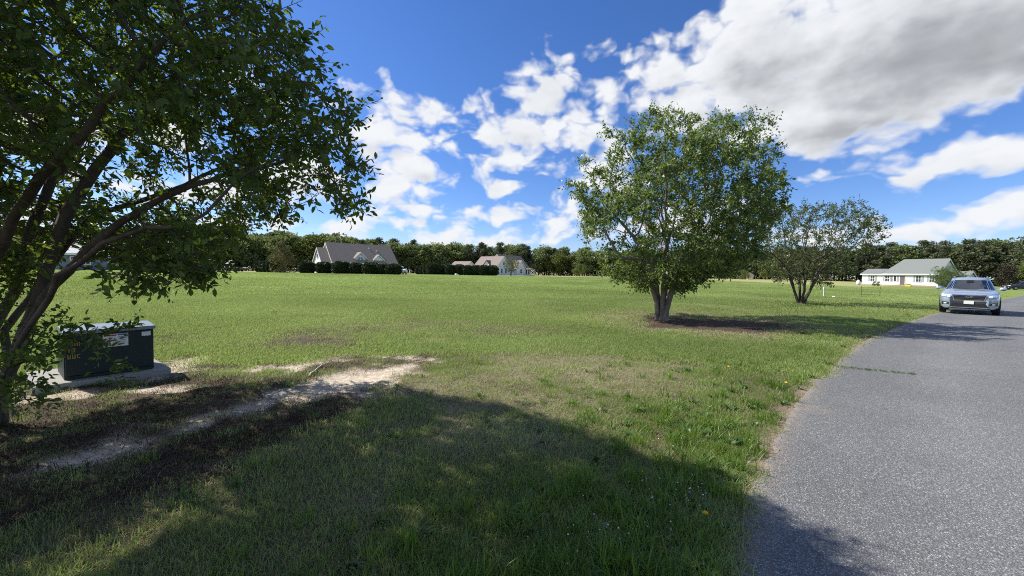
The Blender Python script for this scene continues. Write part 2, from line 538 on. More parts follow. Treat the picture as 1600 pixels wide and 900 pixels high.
M['shingle_brown'] = plain('brown grey shingles', (.25, .21, .175), .9, .15, var=.18, scale=6, bump=.4, bscale=9)
M['shingle_tan'] = plain('tan shingles', (.25, .21, .185), .9, .15, var=.18, scale=6, bump=.4, bscale=9)
M['shingle_grey'] = plain('grey green shingles', (.175, .19, .18), .9, .15, var=.16, scale=6, bump=.4, bscale=9)
M['shingle_red'] = plain('reddish shingles', (.20, .12, .10), .9, .15, var=.16, scale=6)
M['glass'] = plain('window glass', (.05, .06, .075), .06, .6, var=.05)
M['shutter'] = plain('grey shutter paint', (.30, .32, .31), .6, .3)
M['door'] = plain('dark door paint', (.14, .11, .10), .5, .35)
M['brick'] = plain('brick foundation', (.33, .23, .18), .85, .2, var=.2, scale=12)
M['metal_dark'] = plain('dark metal', (.035, .036, .038), .45, .5)
M['black'] = plain('black plastic', (.016, .016, .018), .5, .4)
M['rubber'] = plain('tyre rubber', (.022, .022, .023), .85, .2)
M['alloy'] = plain('grey alloy', (.42, .43, .45), .3, .5, metal=.8)
M['chrome'] = plain('bright metal', (.72, .73, .75), .16, .5, metal=1.0, var=.03)
M['paint_silver'] = plain('silver blue car paint', (.33, .41, .52), .3, .5, metal=.45, var=.02, coat=.9)
M['paint_white'] = plain('white car paint', (.78, .78, .78), .3, .5, coat=.6, var=.02)
M['paint_black'] = plain('black car paint', (.02, .022, .026), .3, .5, coat=.6, var=.02)
M['car_glass'] = plain('car window glass', (.006, .012, .026), .03, .8, var=.02)
M['lamp'] = plain('headlamp lens', (.70, .74, .78), .12, .7, var=.1, scale=18)
M['plate'] = plain('licence plate', (.70, .70, .64), .5, .4, var=.25, scale=22)
M['cabinet'] = plain('dark green cabinet paint', (.008, .019, .019), .45, .35, var=.15, scale=2.5, bump=.06, bscale=30)
M['concrete'] = plain('concrete', (.30, .288, .26), .9, .2, var=.18, scale=7, bump=.4, bscale=60)
M['label_white'] = plain('white label', (.72, .72, .70), .5, .4, var=.06)
M['label_blue'] = plain('blue print', (.09, .13, .32), .5, .4)
M['label_grey'] = plain('grey print', (.22, .25, .30), .5, .4)
M['label_red'] = plain('red print', (.32, .05, .05), .5, .4)
M['yellow'] = plain('yellow paint', (.34, .25, .04), .6, .35, var=.2, scale=40)
M['yellow_bright'] = plain('yellow petal', (.80, .55, .01), .6, .3)
M['petal'] = plain('white petal', (.70, .70, .62), .6, .3)
M['stem'] = plain('green stem', (.09, .14, .03), .6, .3)
M['stick'] = plain('bleached stick', (.50, .46, .39), .8, .2, var=.25, scale=14, bump=.3)
M['cream'] = plain('cream board', (.62, .55, .40), .7, .3, var=.12)
M['pale_post'] = plain('pale green post', (.55, .62, .55), .6, .3)
M['tarp'] = plain('white canvas', (.72, .72, .73), .7, .2, var=.1)
M['canopy'] = plain('grey metal roof', (.46, .46, .48), .6, .3, var=.08)
M['stone'] = plain('white stone', (.72, .70, .66), .8, .2)

# ground
def ground_mat():
    m, t, b = new_mat('lawn soil')
    tcn = node(t, 'ShaderNodeTexCoord')
    P = tcn.outputs['Object']
    A = {k: node(t, 'ShaderNodeAttribute', attribute_name=k).outputs['Fac'] for k in ('dead', 'sand', 'mulch_shade', 'dry', 'edge', 'thatch', 'near', 'hay')}
    nf = noise(t, P, 38, 6, .7)          # fine
    nm = noise(t, P, 5.5, 5, .6)
    nl = noise(t, P, .35, 4, .55)
    nb = noise(t, P, .045, 3, .5)
    # soil under the blades near by
    soil = mixc(t, smooth(t, nf, .3, .7), (.055, .048, .028, 1), (.115, .105, .055, 1))
    thatch = mixc(t, smooth(t, nf, .25, .75), (.10, .080, .050, 1), (.235, .20, .125, 1))
    soil = mixc(t, math_(t, 'MULTIPLY', A['thatch'], .6), soil, thatch)
    # far lawn where blades are too small to tell
    g1 = mixc(t, smooth(t, nl, .3, .7), (.14, .21, .050, 1), (.225, .295, .095, 1))
    vs = vmath(t, 'MULTIPLY', P, (1, 1, 1))
    g2 = mixc(t, smooth(t, noise(t, vs, 3.2, 8, .75), .35, .68), (.085, .140, .022, 1), (.230, .275, .065, 1))
    far = mixc(t, .55, g1, g2)
    far = mixc(t, math_(t, 'MULTIPLY', smooth(t, nb, .42, .7), .45), far, (.21, .235, .075, 1))
    far = mixc(t, A['hay'], far, mixc(t, nm, (.27, .27, .11, 1), (.36, .345, .155, 1)))
    col = mixc(t, A['near'], far, soil)
    dry = mixc(t, smooth(t, nf, .25, .75), (.14, .132, .065, 1), (.32, .30, .165, 1))
    col = mixc(t, math_(t, 'MULTIPLY', A['dry'], .8), col, dry)
    mul = mixc(t, smooth(t, nf, .3, .72), (.030, .022, .016, 1), (.115, .085, .060, 1))  # brown mulch, darkened for the tree shadow lying on it
    col = mixc(t, A['mulch_shade'], col, mul)
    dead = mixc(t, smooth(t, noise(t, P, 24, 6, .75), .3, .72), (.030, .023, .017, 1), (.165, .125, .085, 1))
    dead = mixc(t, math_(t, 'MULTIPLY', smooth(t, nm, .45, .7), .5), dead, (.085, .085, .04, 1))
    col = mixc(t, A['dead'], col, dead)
    eg = mixc(t, smooth(t, nf, .3, .7), (.16, .115, .085, 1), (.34, .27, .20, 1))
    col = mixc(t, A['edge'], col, eg)
    sand = mixc(t, smooth(t, noise(t, P, 9, 8, .78), .34, .62), (.33, .27, .19, 1), (.58, .505, .395, 1))
    col = mixc(t, A['sand'], col, sand)
    link(t, col, b.inputs['Base Color'])
    b.inputs['Roughness'].default_value = .95
    b.inputs['Specular IOR Level'].default_value = .1
    bn = node(t, 'ShaderNodeBump'); bn.inputs['Strength'].default_value = .8; bn.inputs['Distance'].default_value = .03
    h = math_(t, 'ADD', noise(t, P, 20, 7, .7), math_(t, 'MULTIPLY', nm, 1.5))
    link(t, h, bn.inputs['Height']); link(t, bn.outputs[0], b.inputs['Normal'])
    return m
M['ground'] = ground_mat()

def asphalt_mat():
    m, t, b = new_mat('worn asphalt')
    tcn = node(t, 'ShaderNodeTexCoord')
    P = tcn.outputs['Object']
    v = node(t, 'ShaderNodeTexVoronoi', feature='F1'); v.inputs['Scale'].default_value = 120
    link(t, P, v.inputs['Vector'])
    sc = node(t, 'ShaderNodeSeparateColor'); link(t, v.outputs['Color'], sc.inputs[0])
    v2 = node(t, 'ShaderNodeTexVoronoi', feature='F1'); v2.inputs['Scale'].default_value = 240
    link(t, P, v2.inputs['Vector'])
    sc2 = node(t, 'ShaderNodeSeparateColor'); link(t, v2.outputs['Color'], sc2.inputs[0])
    ramp = node(t, 'ShaderNodeValToRGB')
    rr = ramp.color_ramp
    rr.elements[0].position = 0; rr.elements[0].color = (.095, .100, .099, 1)
    rr.elements[1].position = 1; rr.elements[1].color = (.66, .66, .61, 1)
    for p, c in ((.45, (.155, .163, .160, 1)), (.75, (.240, .251, .244, 1)), (.90, (.36, .368, .35, 1))):
        e_ = rr.elements.new(p); e_.color = c
    link(t, sc.outputs[0], ramp.inputs[0])
    col = ramp.outputs[0]
    col = mixc(t, .35, col, mixc(t, sc2.outputs[1], (.07, .07, .075, 1), (.36, .36, .36, 1)))
    gap = smooth(t, v.outputs['Distance'], .25, .62)
    col = mixc(t, math_(t, 'MULTIPLY', gap, .6), col, (.05, .05, .053, 1))
    n1 = noise(t, P, 1.1, 6, .6); n2 = noise(t, P, .22, 4, .55)
    k = math_(t, 'MULTIPLY_ADD', n1, .36, .82)
    k = math_(t, 'MULTIPLY', k, math_(t, 'MULTIPLY_ADD', n2, .5, .75))
    lane = node(t, 'ShaderNodeAttribute', attribute_name='lane').outputs['Fac']
    k = math_(t, 'MULTIPLY', k, math_(t, 'MULTIPLY_ADD', lane, .16, .94))
    hv = node(t, 'ShaderNodeHueSaturation'); link(t, col, hv.inputs['Color']); link(t, k, hv.inputs['Value'])
    col = hv.outputs[0]
    dirt = node(t, 'ShaderNodeAttribute', attribute_name='dirt').outputs['Fac']
    dm = math_(t, 'MULTIPLY', dirt, smooth(t, noise(t, P, 9, 6, .7), .3, .62), clamp=True)
    col = mixc(t, dm, col, mixc(t, nf_(t, P), (.17, .13, .095, 1), (.36, .30, .225, 1)))
    link(t, col, b.inputs['Base Color'])
    b.inputs['Roughness'].default_value = .78
    b.inputs['Specular IOR Level'].default_value = .3
    bn = node(t, 'ShaderNodeBump'); bn.inputs['Strength'].default_value = .7; bn.inputs['Distance'].default_value = .006
    link(t, math_(t, 'SUBTRACT', 1.0, v.outputs['Distance']), bn.inputs['Height'])
    link(t, bn.outputs[0], b.inputs['Normal'])
    return m
def nf_(t, P):
    return noise(t, P, 40, 5, .7)
M['asphalt'] = asphalt_mat()

# ------------------------------------------------------------------ ground sheet
def axis(n, a, lim):
    u = np.linspace(-1, 1, n)
    k = math.asinh(lim / a)
    return a * np.sinh(u * k)
gx = axis(430, 3.0, 1500) + 0.0
gy = axis(430, 3.0, 1500) + 4.0
GX, GY = np.meshgrid(gx, gy, indexing='ij')
fx, fy = GX.ravel(), GY.ravel()
mk = masks(fx, fy)
dist0 = np.hypot(fx, fy)
z = gz(fx, fy)
nearw = 1 - sstep(dist0, 14, 40)
rough_z = (fbm(fx * 3.2, fy * 3.2, 4) - .5)
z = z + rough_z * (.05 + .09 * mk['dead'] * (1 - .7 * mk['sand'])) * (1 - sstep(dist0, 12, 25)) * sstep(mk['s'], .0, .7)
z = z - .025 * mk['sand'] * (dist0 < 20)
z = np.where((mk['s'] < -.25) & (mk['s'] > -ROAD_W + .3), z * 0 - .03, z)
nI, nJ = len(gx), len(gy)
idx = np.arange(nI * nJ).reshape(nI, nJ)
fq = np.stack([idx[:-1, :-1], idx[1:, :-1], idx[1:, 1:], idx[:-1, 1:]], -1).reshape(-1, 4)
hay = sstep(dist0 + 14 * (fbm(fx * .05, fy * .05, 2) - .5), 92, 125) * (mk['s'] > 20)
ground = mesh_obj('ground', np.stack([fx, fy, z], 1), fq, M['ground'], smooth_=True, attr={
    'dead': ('POINT', mk['dead']), 'sand': ('POINT', mk['sand']), 'mulch_shade': ('POINT', mk['mulch_shade']), 'dry': ('POINT', mk['dry']),
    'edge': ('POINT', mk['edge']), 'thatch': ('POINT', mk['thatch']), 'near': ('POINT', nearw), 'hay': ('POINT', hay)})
tag(ground, kind='structure')
def ground_z(x, y):
    """height of the finished sheet"""
    i = np.clip(np.searchsorted(gx, x) - 1, 0, nI - 2); j = np.clip(np.searchsorted(gy, y) - 1, 0, nJ - 2)
    Z = z.reshape(nI, nJ)
    tx = (x - gx[i]) / (gx[i + 1] - gx[i]); ty = (y - gy[j]) / (gy[j + 1] - gy[j])
    return (Z[i, j] * (1 - tx) + Z[i + 1, j] * tx) * (1 - ty) + (Z[i, j + 1] * (1 - tx) + Z[i + 1, j + 1] * tx) * ty

# ------------------------------------------------------------------ road
def build_road():
    P = _resample(ROAD_L, 40)
    # keep samples about 6 cm apart near the camera, wider far off
    keep = [0]
    for i in range(1, len(P)):
        step = .05 + .012 * math.hypot(*P[i])
        if np.hypot(*(P[i] - P[keep[-1]])) >= min(step, 3): keep.append(i)
    P = P[keep]
    # densify
    Q = [P[0]]
    for a, b in zip(P[:-1], P[1:]):
        L = np.hypot(*(b - a)); step = min(.06 + .012 * min(math.hypot(*a), math.hypot(*b)), 2.5)
        n = max(1, int(L / step))
        for k in range(1, n + 1): Q.append(a + (b - a) * k / n)
    Q = np.array(Q)
    T = np.gradient(Q, axis=0); T /= np.linalg.norm(T, axis=1)[:, None]
    N = np.stack([T[:, 1], -T[:, 0]], 1)            # to the right
    offs = [0, .05, .12, .25, .5, .8, 1.1, 1.5, 1.9, 2.3, 2.7, 3.1, 3.5, 3.9, 4.3, 4.7, 5.1, 5.5, 5.9, 6.1, ROAD_W]
    jit = (fbm(Q[:, 0] * 3.1, Q[:, 1] * 3.1, 4) - .5) * .16 + (fbm(Q[:, 0] * 11, Q[:, 1] * 11, 2) - .5) * .05
    vs = []; dirt = []
    for k, o in enumerate(offs):
        w = jit * max(0, 1 - o / .6)
        p = Q + N * (o + w)[:, None]
        zc = .012 + .03 * math.sin(math.pi * o / ROAD_W) + (-.05 if k in (0, len(offs) - 1) else 0)
        vs.append(np.column_stack([p, np.full(len(p), zc)]))
        ed = max(0, 1 - o / .20)
        dirt.append(np.full(len(p), ed * .95))
    n = len(Q); m = len(offs)
    V = np.stack(vs, 0)
    D = np.stack(dirt, 0)
    # the pale sand washed onto the asphalt
    sx, sy = hit(1263, 640)
    e1 = np.exp(-(((V[..., 0] - sx) / .16) ** 2 + ((V[..., 1] - sy) / .10) ** 2))
    D = np.maximum(D, e1)
    LN = np.stack([np.full(n, max(math.exp(-((o - 1.5) / .45) ** 2), math.exp(-((o - 3.1) / .5) ** 2), math.exp(-((o - 4.7) / .5) ** 2))) for o in offs], 0)
    ii = np.arange(m * n).reshape(m, n)
    fq = np.stack([ii[:-1, :-1], ii[:-1, 1:], ii[1:, 1:], ii[1:, :-1]], -1).reshape(-1, 4)[:, ::-1]
    o = mesh_obj('road', V.reshape(-1, 3), fq, M['asphalt'], smooth_=True, attr={'dirt': ('POINT', D.ravel()), 'lane': ('POINT', LN.ravel())})
    tag(o, kind='structure')
    # transverse crack with a lip, grown over by grass (the grass itself is stuff, below)
    return o
road = build_road()

# ------------------------------------------------------------------ trees
def leaf_cloud(orig, dirs, size, rng, up=.5, two_tri=False, width=.5):
    """many small folded leaves: positions, growth directions, lengths -> verts, quads, tone"""
    n = len(orig)
    d = dirs / (np.linalg.norm(dirs, axis=1)[:, None] + 1e-9)
    nr = rng.normal(size=(n, 3)) * .55 + np.array([0, 0, up])
    nr -= d * np.sum(nr * d, 1)[:, None]
    nr /= np.linalg.norm(nr, axis=1)[:, None] + 1e-9
    s = np.cross(d, nr)
    L = (size * rng.uniform(.5, 1.3, n))[:, None]
    w = L * width * rng.uniform(.8, 1.15, n)[:, None]
    fold = L * .10
    base = orig
    curl = -nr * L * rng.uniform(.0, .22, n)[:, None]
    tip = orig + d * L + curl
    if two_tri:
        l = orig + d * L * .45 + s * w * .5 + nr * fold
        r = orig + d * L * .45 - s * w * .5 + nr * fold
        V = np.stack([base, l, tip, r], 1).reshape(-1, 3)
        F = np.arange(n)[:, None] * 4 + np.array([[0, 3, 2, 1]])
        tone = np.repeat(rng.random(n), 1)
        return V, F, tone
    l1 = orig + d * L * .30 + s * w * .46 + nr * fold
    l2 = orig + d * L * .68 + s * w * .40 + nr * fold * .8 + curl * .5
    r1 = orig + d * L * .30 - s * w * .46 + nr * fold
    r2 = orig + d * L * .68 - s * w * .40 + nr * fold * .8 + curl * .5
    V = np.stack([base, l1, l2, tip, r2, r1], 1).reshape(-1, 3)
    k = np.arange(n)[:, None] * 6
    F = np.concatenate([k + np.array([[0, 3, 2, 1]]), k + np.array([[0, 5, 4, 3]])], 0)
    t = rng.random(n)
    return V, F, np.concatenate([t, t])

def grow(stems, attr, step, di, dk, rng, iters=120, tropism=(0, 0, .05)):
    """space colonisation from given stem polylines; returns nodes, parents, root stem of each node"""
    P, par, root = [], [], []
    for si, st in enumerate(stems):
        pts = [Vector(p) for p in st]
        last = -1
        for a, b in zip(pts[:-1], pts[1:]):
            n = max(1, int((b - a).length / step))
            for k in range(n + (1 if b is pts[-1] else 0)):
                q = a.lerp(b, k / n)
                w = Vector(rng.normal(size=3)) * step * .06
                P.append(q + (w if last >= 0 else Vector())); par.append(last); root.append(si)
                last = len(P) - 1
    A = [Vector(a) for a in attr]
    alive = list(range(len(A)))
    trop = Vector(tropism)
    nkids = {}
    for it in range(iters):
        kd = kdtree.KDTree(len(P))
        for i, p in enumerate(P): kd.insert(p, i)
        kd.balance()
        pull = {}; nxt = []
        for ai in alive:
            co, i, d = kd.find(A[ai])
            if d < dk: continue
            nxt.append(ai)
            if d < di: pull.setdefault(i, Vector()); pull[i] += (A[ai] - co).normalized()
        alive = nxt
        if not pull: break
        added = 0
        for i, v in pull.items():
            if nkids.get(i, 0) > 4: continue
            d = (v.normalized() + trop + Vector(rng.normal(size=3)) * .16).normalized()
            P.append(P[i] + d * step); par.append(i); root.append(root[i]); added += 1
            nkids[i] = nkids.get(i, 0) + 1
        if not added: break
    return P, par, root

def tree_mesh(P, par, root, nst, r_tip, r_base, expo=2.3):
    """tapered tubes for every stem; returns per-stem (verts, faces), radius, list of tips"""
    n = len(P)
    kids = [[] for _ in range(n)]
    for i, p in enumerate(par):
        if p >= 0: kids[p].append(i)
    rad = [0.0] * n
    for i in range(n - 1, -1, -1):
        rad[i] = (sum(rad[k] ** expo for k in kids[i]) ** (1 / expo)) if kids[i] else r_tip
    mx = {}
    for i in range(n):
        if par[i] < 0: mx[root[i]] = rad[i]
    pw = {s: math.log((r_base[s] if isinstance(r_base, list) else r_base) / r_tip) / math.log(max(m, r_tip * 1.5) / r_tip) for s, m in mx.items()}
    def rr(i):
        return r_tip * (rad[i] / r_tip) ** pw[root[i]]
    out = [([], []) for _ in range(nst)]
    chains = []
    stack = [(-1, i) for i in range(n) if par[i] < 0]
    while stack:
        pi, i = stack.pop()
        ch = [pi] if pi >= 0 else []
        while True:
            ch.append(i)
            if not kids[i]: break
            ks = sorted(kids[i], key=lambda k: -rad[k])
            for k in ks[1:]: stack.append((i, k))
            i = ks[0]
        chains.append(ch)
    for ch in chains:
        if len(ch) < 2: continue
        vs, fs = out[root[ch[-1]]]
        r0 = rr(ch[1])
        ns = 9 if r0 > .05 else 6 if r0 > .018 else 4 if r0 > .008 else 3
        b = len(vs)
        prev_a = None
        for q, i in enumerate(ch):
            t = (P[ch[min(q + 1, len(ch) - 1)]] - P[ch[max(q - 1, 0)]])
            t = t.normalized() if t.length > 1e-6 else Vector((0, 0, 1))
            a = (prev_a - t * prev_a.dot(t)) if prev_a is not None else t.orthogonal()
            if a.length < 1e-5: a = t.orthogonal()
            a.normalize(); prev_a = a
            c = t.cross(a)
            r = rr(i) if not (q == 0 and len(ch) > 1 and par[ch[1]] == ch[0] and par[ch[0]] != -1) else min(rr(i), rr(ch[1]) * 1.15)
            if par[i] < 0: r *= 1.35
            for k in range(ns):
                th = 2 * math.pi * k / ns
                vs.append(tuple(P[i] + (a * math.cos(th) + c * math.sin(th)) * r))
        for q in range(len(ch) - 1):
            for k in range(ns):
                k2 = (k + 1) % ns
                fs.append((b + q * ns + k, b + q * ns + k2, b + (q + 1) * ns + k2, b + (q + 1) * ns + k))
    tips = [i for i in range(n) if rad[i] < r_tip * 2.4 and par[i] >= 0]
    ends = [i for i in range(n) if not kids[i] and par[i] >= 0]
    return out, rad, tips, ends

def myrtle(label, loc, stems, attr, leafm, barkm, step=.22, di=1.2, dk=.30, r_tip=.0055, r_base=.09, shoots=3, shoot_len=.34, per=7, leaf=.075,
           seed=1, group=None, density=None, trop=(0, 0, .05), detail=True, cat='tree', droop=.0, tips_share=1.0, clump=.9, cfreq=1.9):
    rng = np.random.default_rng(seed)
    P, par, root = grow(stems, attr, step, di, dk, rng, tropism=trop)
    out, rad, tips, ends = tree_mesh(P, par, root, len(stems), r_tip, r_base)
    t = empty('crape_tree', loc)
    tag(t, label, cat, group)
    for s, (vs, fs) in enumerate(out):
        if vs: mesh_obj('trunk', vs, fs, barkm, t, smooth_=True)
    src = [i for i in tips if rng.random() < tips_share] + ends
    Pn = np.array([tuple(P[i]) for i in src]); Dn = np.array([tuple((P[i] - P[par[i]]).normalized()) for i in src])
    cl = fbm(Pn[:, 0] * cfreq + Pn[:, 1] * .45 * cfreq + 30, Pn[:, 2] * 1.1 * cfreq + Pn[:, 1] * .5 * cfreq + 30, 2)
    kp = rng.random(len(Pn)) < np.clip(1.25 - clump * sstep(cl, .42, .60), .05, 1)
    Pn, Dn = Pn[kp], Dn[kp]
    if density is not None:
        keep = rng.random(len(Pn)) < density(Pn)
        Pn, Dn = Pn[keep], Dn[keep]
    so, sd = [], []
    tw_v, tw_f = [], []
    for k in range(shoots):
        d = Dn + rng.normal(size=Dn.shape) * .75 + np.array([0, 0, -droop])
        d /= np.linalg.norm(d, axis=1)[:, None]
        L = shoot_len * rng.uniform(.5, 1.25, len(d))[:, None]
        # a thin twig for each shoot
        side = np.cross(d, rng.normal(size=d.shape)); side /= np.linalg.norm(side, axis=1)[:, None]
        b = len(tw_v) and sum(len(x) for x in tw_v)
        a0 = Pn; a1 = Pn + d * L
        tw = np.stack([a0 - side * .0035, a0 + side * .0035, a1 + side * .0015, a1 - side * .0015], 1).reshape(-1, 3)
        tw_f.append(np.arange(len(d))[:, None] * 4 + np.array([[0, 1, 2, 3]]) + b); tw_v.append(tw)
        for q in range(per):
            f = (q + .6) / per
            sgn = 1 if q % 2 else -1
            o = Pn + d * L * f
            ld = d * .55 + side * sgn * .8 + rng.normal(size=d.shape) * .35 + np.array([0, 0, -.10])
            so.append(o); sd.append(ld)
    so = np.concatenate(so); sd = np.concatenate(sd)
    V, F, tone = leaf_cloud(so, sd, leaf, rng, two_tri=not detail)
    print('LEAVES', label[:20], len(F), len(P))
    lf = mesh_obj('crown', V, F, leafm, t, attr={'tone': ('FACE', tone)})
    lf['kind'] = 'stuff'
    mesh_obj('twigs', np.concatenate(tw_v), np.concatenate(tw_f), barkm, t)['kind'] = 'stuff'
    return t

def crown_points(n, prof, rng, ydepth=1.0, inner=.45, keep=None):
    """points in a crown given by rows (z, left, right)"""
    prof = np.array(prof, float)
    out = []
    zs = prof[:, 0]
    while len(out) < n:
        zz = rng.uniform(zs.min(), zs.max())
        l = np.interp(zz, zs, prof[:, 1]); r = np.interp(zz, zs, prof[:, 2])
        if rng.random() > ((r - l) / 9.0) ** 1.4 + .10: continue
        th = rng.uniform(0, 2 * math.pi)
        u = math.sqrt(rng.uniform(inner ** 2, 1))
        cx = (l + r) / 2; hw = (r - l) / 2
        x = cx + hw * u * math.cos(th); y = hw * ydepth * u * math.sin(th)
        p = (x, y, zz)
        if keep is not None and not keep(p): continue
        out.append(p)
    return out

rng1 = np.random.default_rng(21)
# --- the near tree at the left: stems lean over to the right and carry a wide, low crown
def stem_px(L):
    """points read off the photograph as (px, py, distance) -> local to the tree foot"""
    out = []
    for px, py, Y in L:
        d = CAM_ROT @ Vector(((px - 800) / 600, (450 - py) / 600, -1.0))
        t = Y / d.y
        out.append((d.x * t - T0[0], Y - T0[1], EYE + d.z * t))
    return out
S0 = [
    [(-.05, 0, -.05)] + stem_px([(22, 560, 3.75), (60, 470, 3.7), (78, 400, 3.7), (105, 330, 3.75), (140, 280, 3.85), (185, 215, 4.0), (240, 160, 4.2), (300, 95, 4.4)]),
    [(.03, -.02, -.05)] + stem_px([(30, 545, 3.7), (66, 465, 3.6), (104, 425, 3.5), (142, 385, 3.45), (190, 345, 3.4), (240, 315, 3.4), (290, 290, 3.4)]),
    [(-.10, .05, -.05)] + stem_px([(-15, 520, 3.9), (25, 455, 4.0), (42, 410, 4.05), (45, 370, 4.1), (70, 310, 4.2), (110, 240, 4.4), (160, 170, 4.7), (225, 100, 5.0)]),
    [(-.14, -.06, -.05)] + stem_px([(-40, 500, 3.5), (-5, 410, 3.3), (20, 340, 3.15), (60, 280, 3.0), (120, 215, 2.9), (190, 140, 2.85), (260, 60, 2.8)]),
    [(-.02, .10, -.05)] + stem_px([(10, 520, 4.0), (60, 440, 4.3), (140, 340, 4.6), (200, 320, 4.8), (290, 290, 5.1), (370, 250, 5.4), (440, 205, 5.7)]),
    [(-.20, .03, -.05)] + stem_px([(-60, 480, 4.0), (-60, 380, 4.0), (-40, 260, 4.1), (-10, 150, 4.2), (30, 50, 4.3)]),
    [(.02, -.12, -.05)] + stem_px([(40, 520, 3.4), (95, 430, 3.1), (160, 380, 2.95), (230, 355, 2.85), (290, 352, 2.8)]),
]
def att0(n):
    out = []
    C = np.array((.95, .55, 3.9)); Rr = np.array((3.6, 2.9, 2.6))
    while len(out) < n:
        v = rng1.uniform(-1, 1, 3)
        r = np.linalg.norm(v)
        if r > 1 or r < .30: continue
        p = C + v * Rr
        wx, wy, wz = p[0] + T0[0], p[1] + T0[1], p[2]
        if wy < 1.35: continue
        q = CAM_ROT.inverted() @ Vector((wx, wy, wz - EYE))
        px = 800 + 600 * q.x / -q.z; py = 450 - 600 * q.y / -q.z
        edge = np.interp(py, [-400, -120, -20, 0, 70, 110, 170, 240, 280, 330, 350, 380, 450], [445, 540, 575, 560, 578, 556, 568, 586, 566, 558, 480, 345, 320])
        if px > edge: continue
        low = np.interp(px, [-400, 0, 60, 120, 190, 330, 352, 380, 440, 470, 540, 580], [470, 440, 425, 400, 405, 430, 420, 345, 338, 340, 338, 270])
        if py > low: continue
        # open middle where the bare limbs show
        if 0 < px < 300 and 235 < py < 330 and rng1.random() < .55: continue
        if 130 < px < 360 and 225 < py < 345 and rng1.random() < .72: continue
        if wz < 1.25: continue
        k = wz / math.tan(SUN_EL); sx_, sy_ = wx + .953 * k, wy - .30 * k      # keep to where its shade ends on the ground
        al = .953 * sx_ - .30 * sy_; pe = .30 * sx_ + .953 * sy_
        if al > 1.2 or pe > np.interp(al, [-8.6, -6.3, -5, -3.4, -.8, .7, 1.25], [3.1, 3.6, 4.4, 4.65, 4.1, 3.25, 2.65]): continue
        out.append(tuple(p))
    return out
A0 = att0(4300)
# the drooping spray right of the trunks
for _ in range(240):
    px = rng1.uniform(205, 345); py = rng1.uniform(350, 452)
    if ((px - 270) / 80) ** 2 + ((py - 395) / 66) ** 2 > 1: continue
    A0 += [tuple(stem_px([(px, py, rng1.uniform(3.0, 3.7))])[0])]
SUNFLECKS = [(*hit(a, b), r * .72) for a, b, r in [(262, 812, .36), (325, 775, .34), (205, 862, .30), (390, 800, .26), (465, 622, .34), (548, 640, .32), (725, 662, .40), (800, 655, .30), (660, 815, .28), (340, 722, .30), (120, 880, .3), (770, 845, .22), (905, 745, .25), (1010, 710, .3)]]
def dens0(Pn):
    d = np.ones(len(Pn))
    for i, p in enumerate(Pn):
        q = CAM_ROT.inverted() @ Vector((p[0] + T0[0], p[1] + T0[1], p[2] - EYE))
        px = 800 + 600 * q.x / -q.z; py = 450 - 600 * q.y / -q.z
        if -20 < px < 365 and 205 < py < 345: d[i] = .50 if px > 120 else .9
        if p[2] < .9: d[i] = 0
        if 200 < px < 350 and py > 345: d[i] = 1
        k = p[2] / math.tan(SUN_EL)
        sx_, sy_ = p[0] + T0[0] + .953 * k, p[1] + T0[1] - .30 * k
        for gx_, gy_, gr in SUNFLECKS:                              # small openings in the crown that let sun through
            if (sx_ - gx_) ** 2 + (sy_ - gy_) ** 2 < gr * gr: d[i] *= .2
    return d
tree_near = myrtle('large leafy tree leaning in from the left beside the dark utility cabinet', (T0[0], T0[1], gz1(*T0)), S0, A0, M['leaf_near'], M['bark'],
                   step=.16, di=1.3, dk=.19, r_tip=.0042, r_base=[.050, .036, .043, .038, .034, .038, .022], shoots=4, shoot_len=.27, per=7, leaf=.070, seed=4, density=dens0,
                   tips_share=.95, clump=.42)
# root suckers with leaves around its foot, one growing across the cabinet
def sucker(name_label, paths, seed, leaf=.055, n_sh=2):
    rng = np.random.default_rng(seed)
    mb = MB(); so, sd = [], []
    for L in paths:
        pts = [Vector(p) for p in L]
        fine = []
        for a, b in zip(pts[:-1], pts[1:]):
            for k in range(4): fine.append(a.lerp(b, k / 4) + Vector(rng.normal(size=3)) * .008)
        fine.append(pts[-1])
        mb.tube(fine, [.009 * (1 - .75 * i / len(fine)) for i in range(len(fine))], 4)
        for i in range(2, len(fine)):
            t = (fine[i] - fine[i - 1]).normalized()
            for q in range(n_sh):
                dv = (t * .5 + Vector(rng.normal(size=3)) * .7).normalized()
                Ls = rng.uniform(.08, .2)
                for w in range(5):
                    so.append(fine[i] + dv * Ls * (w / 4)); sd.append(dv * .4 + Vector(rng.normal(size=3)) * .7)
    V, F, tone = leaf_cloud(np.array([tuple(v) for v in so]), np.array([tuple(v) for v in sd]), leaf, rng)
    return mb, V, F, tone
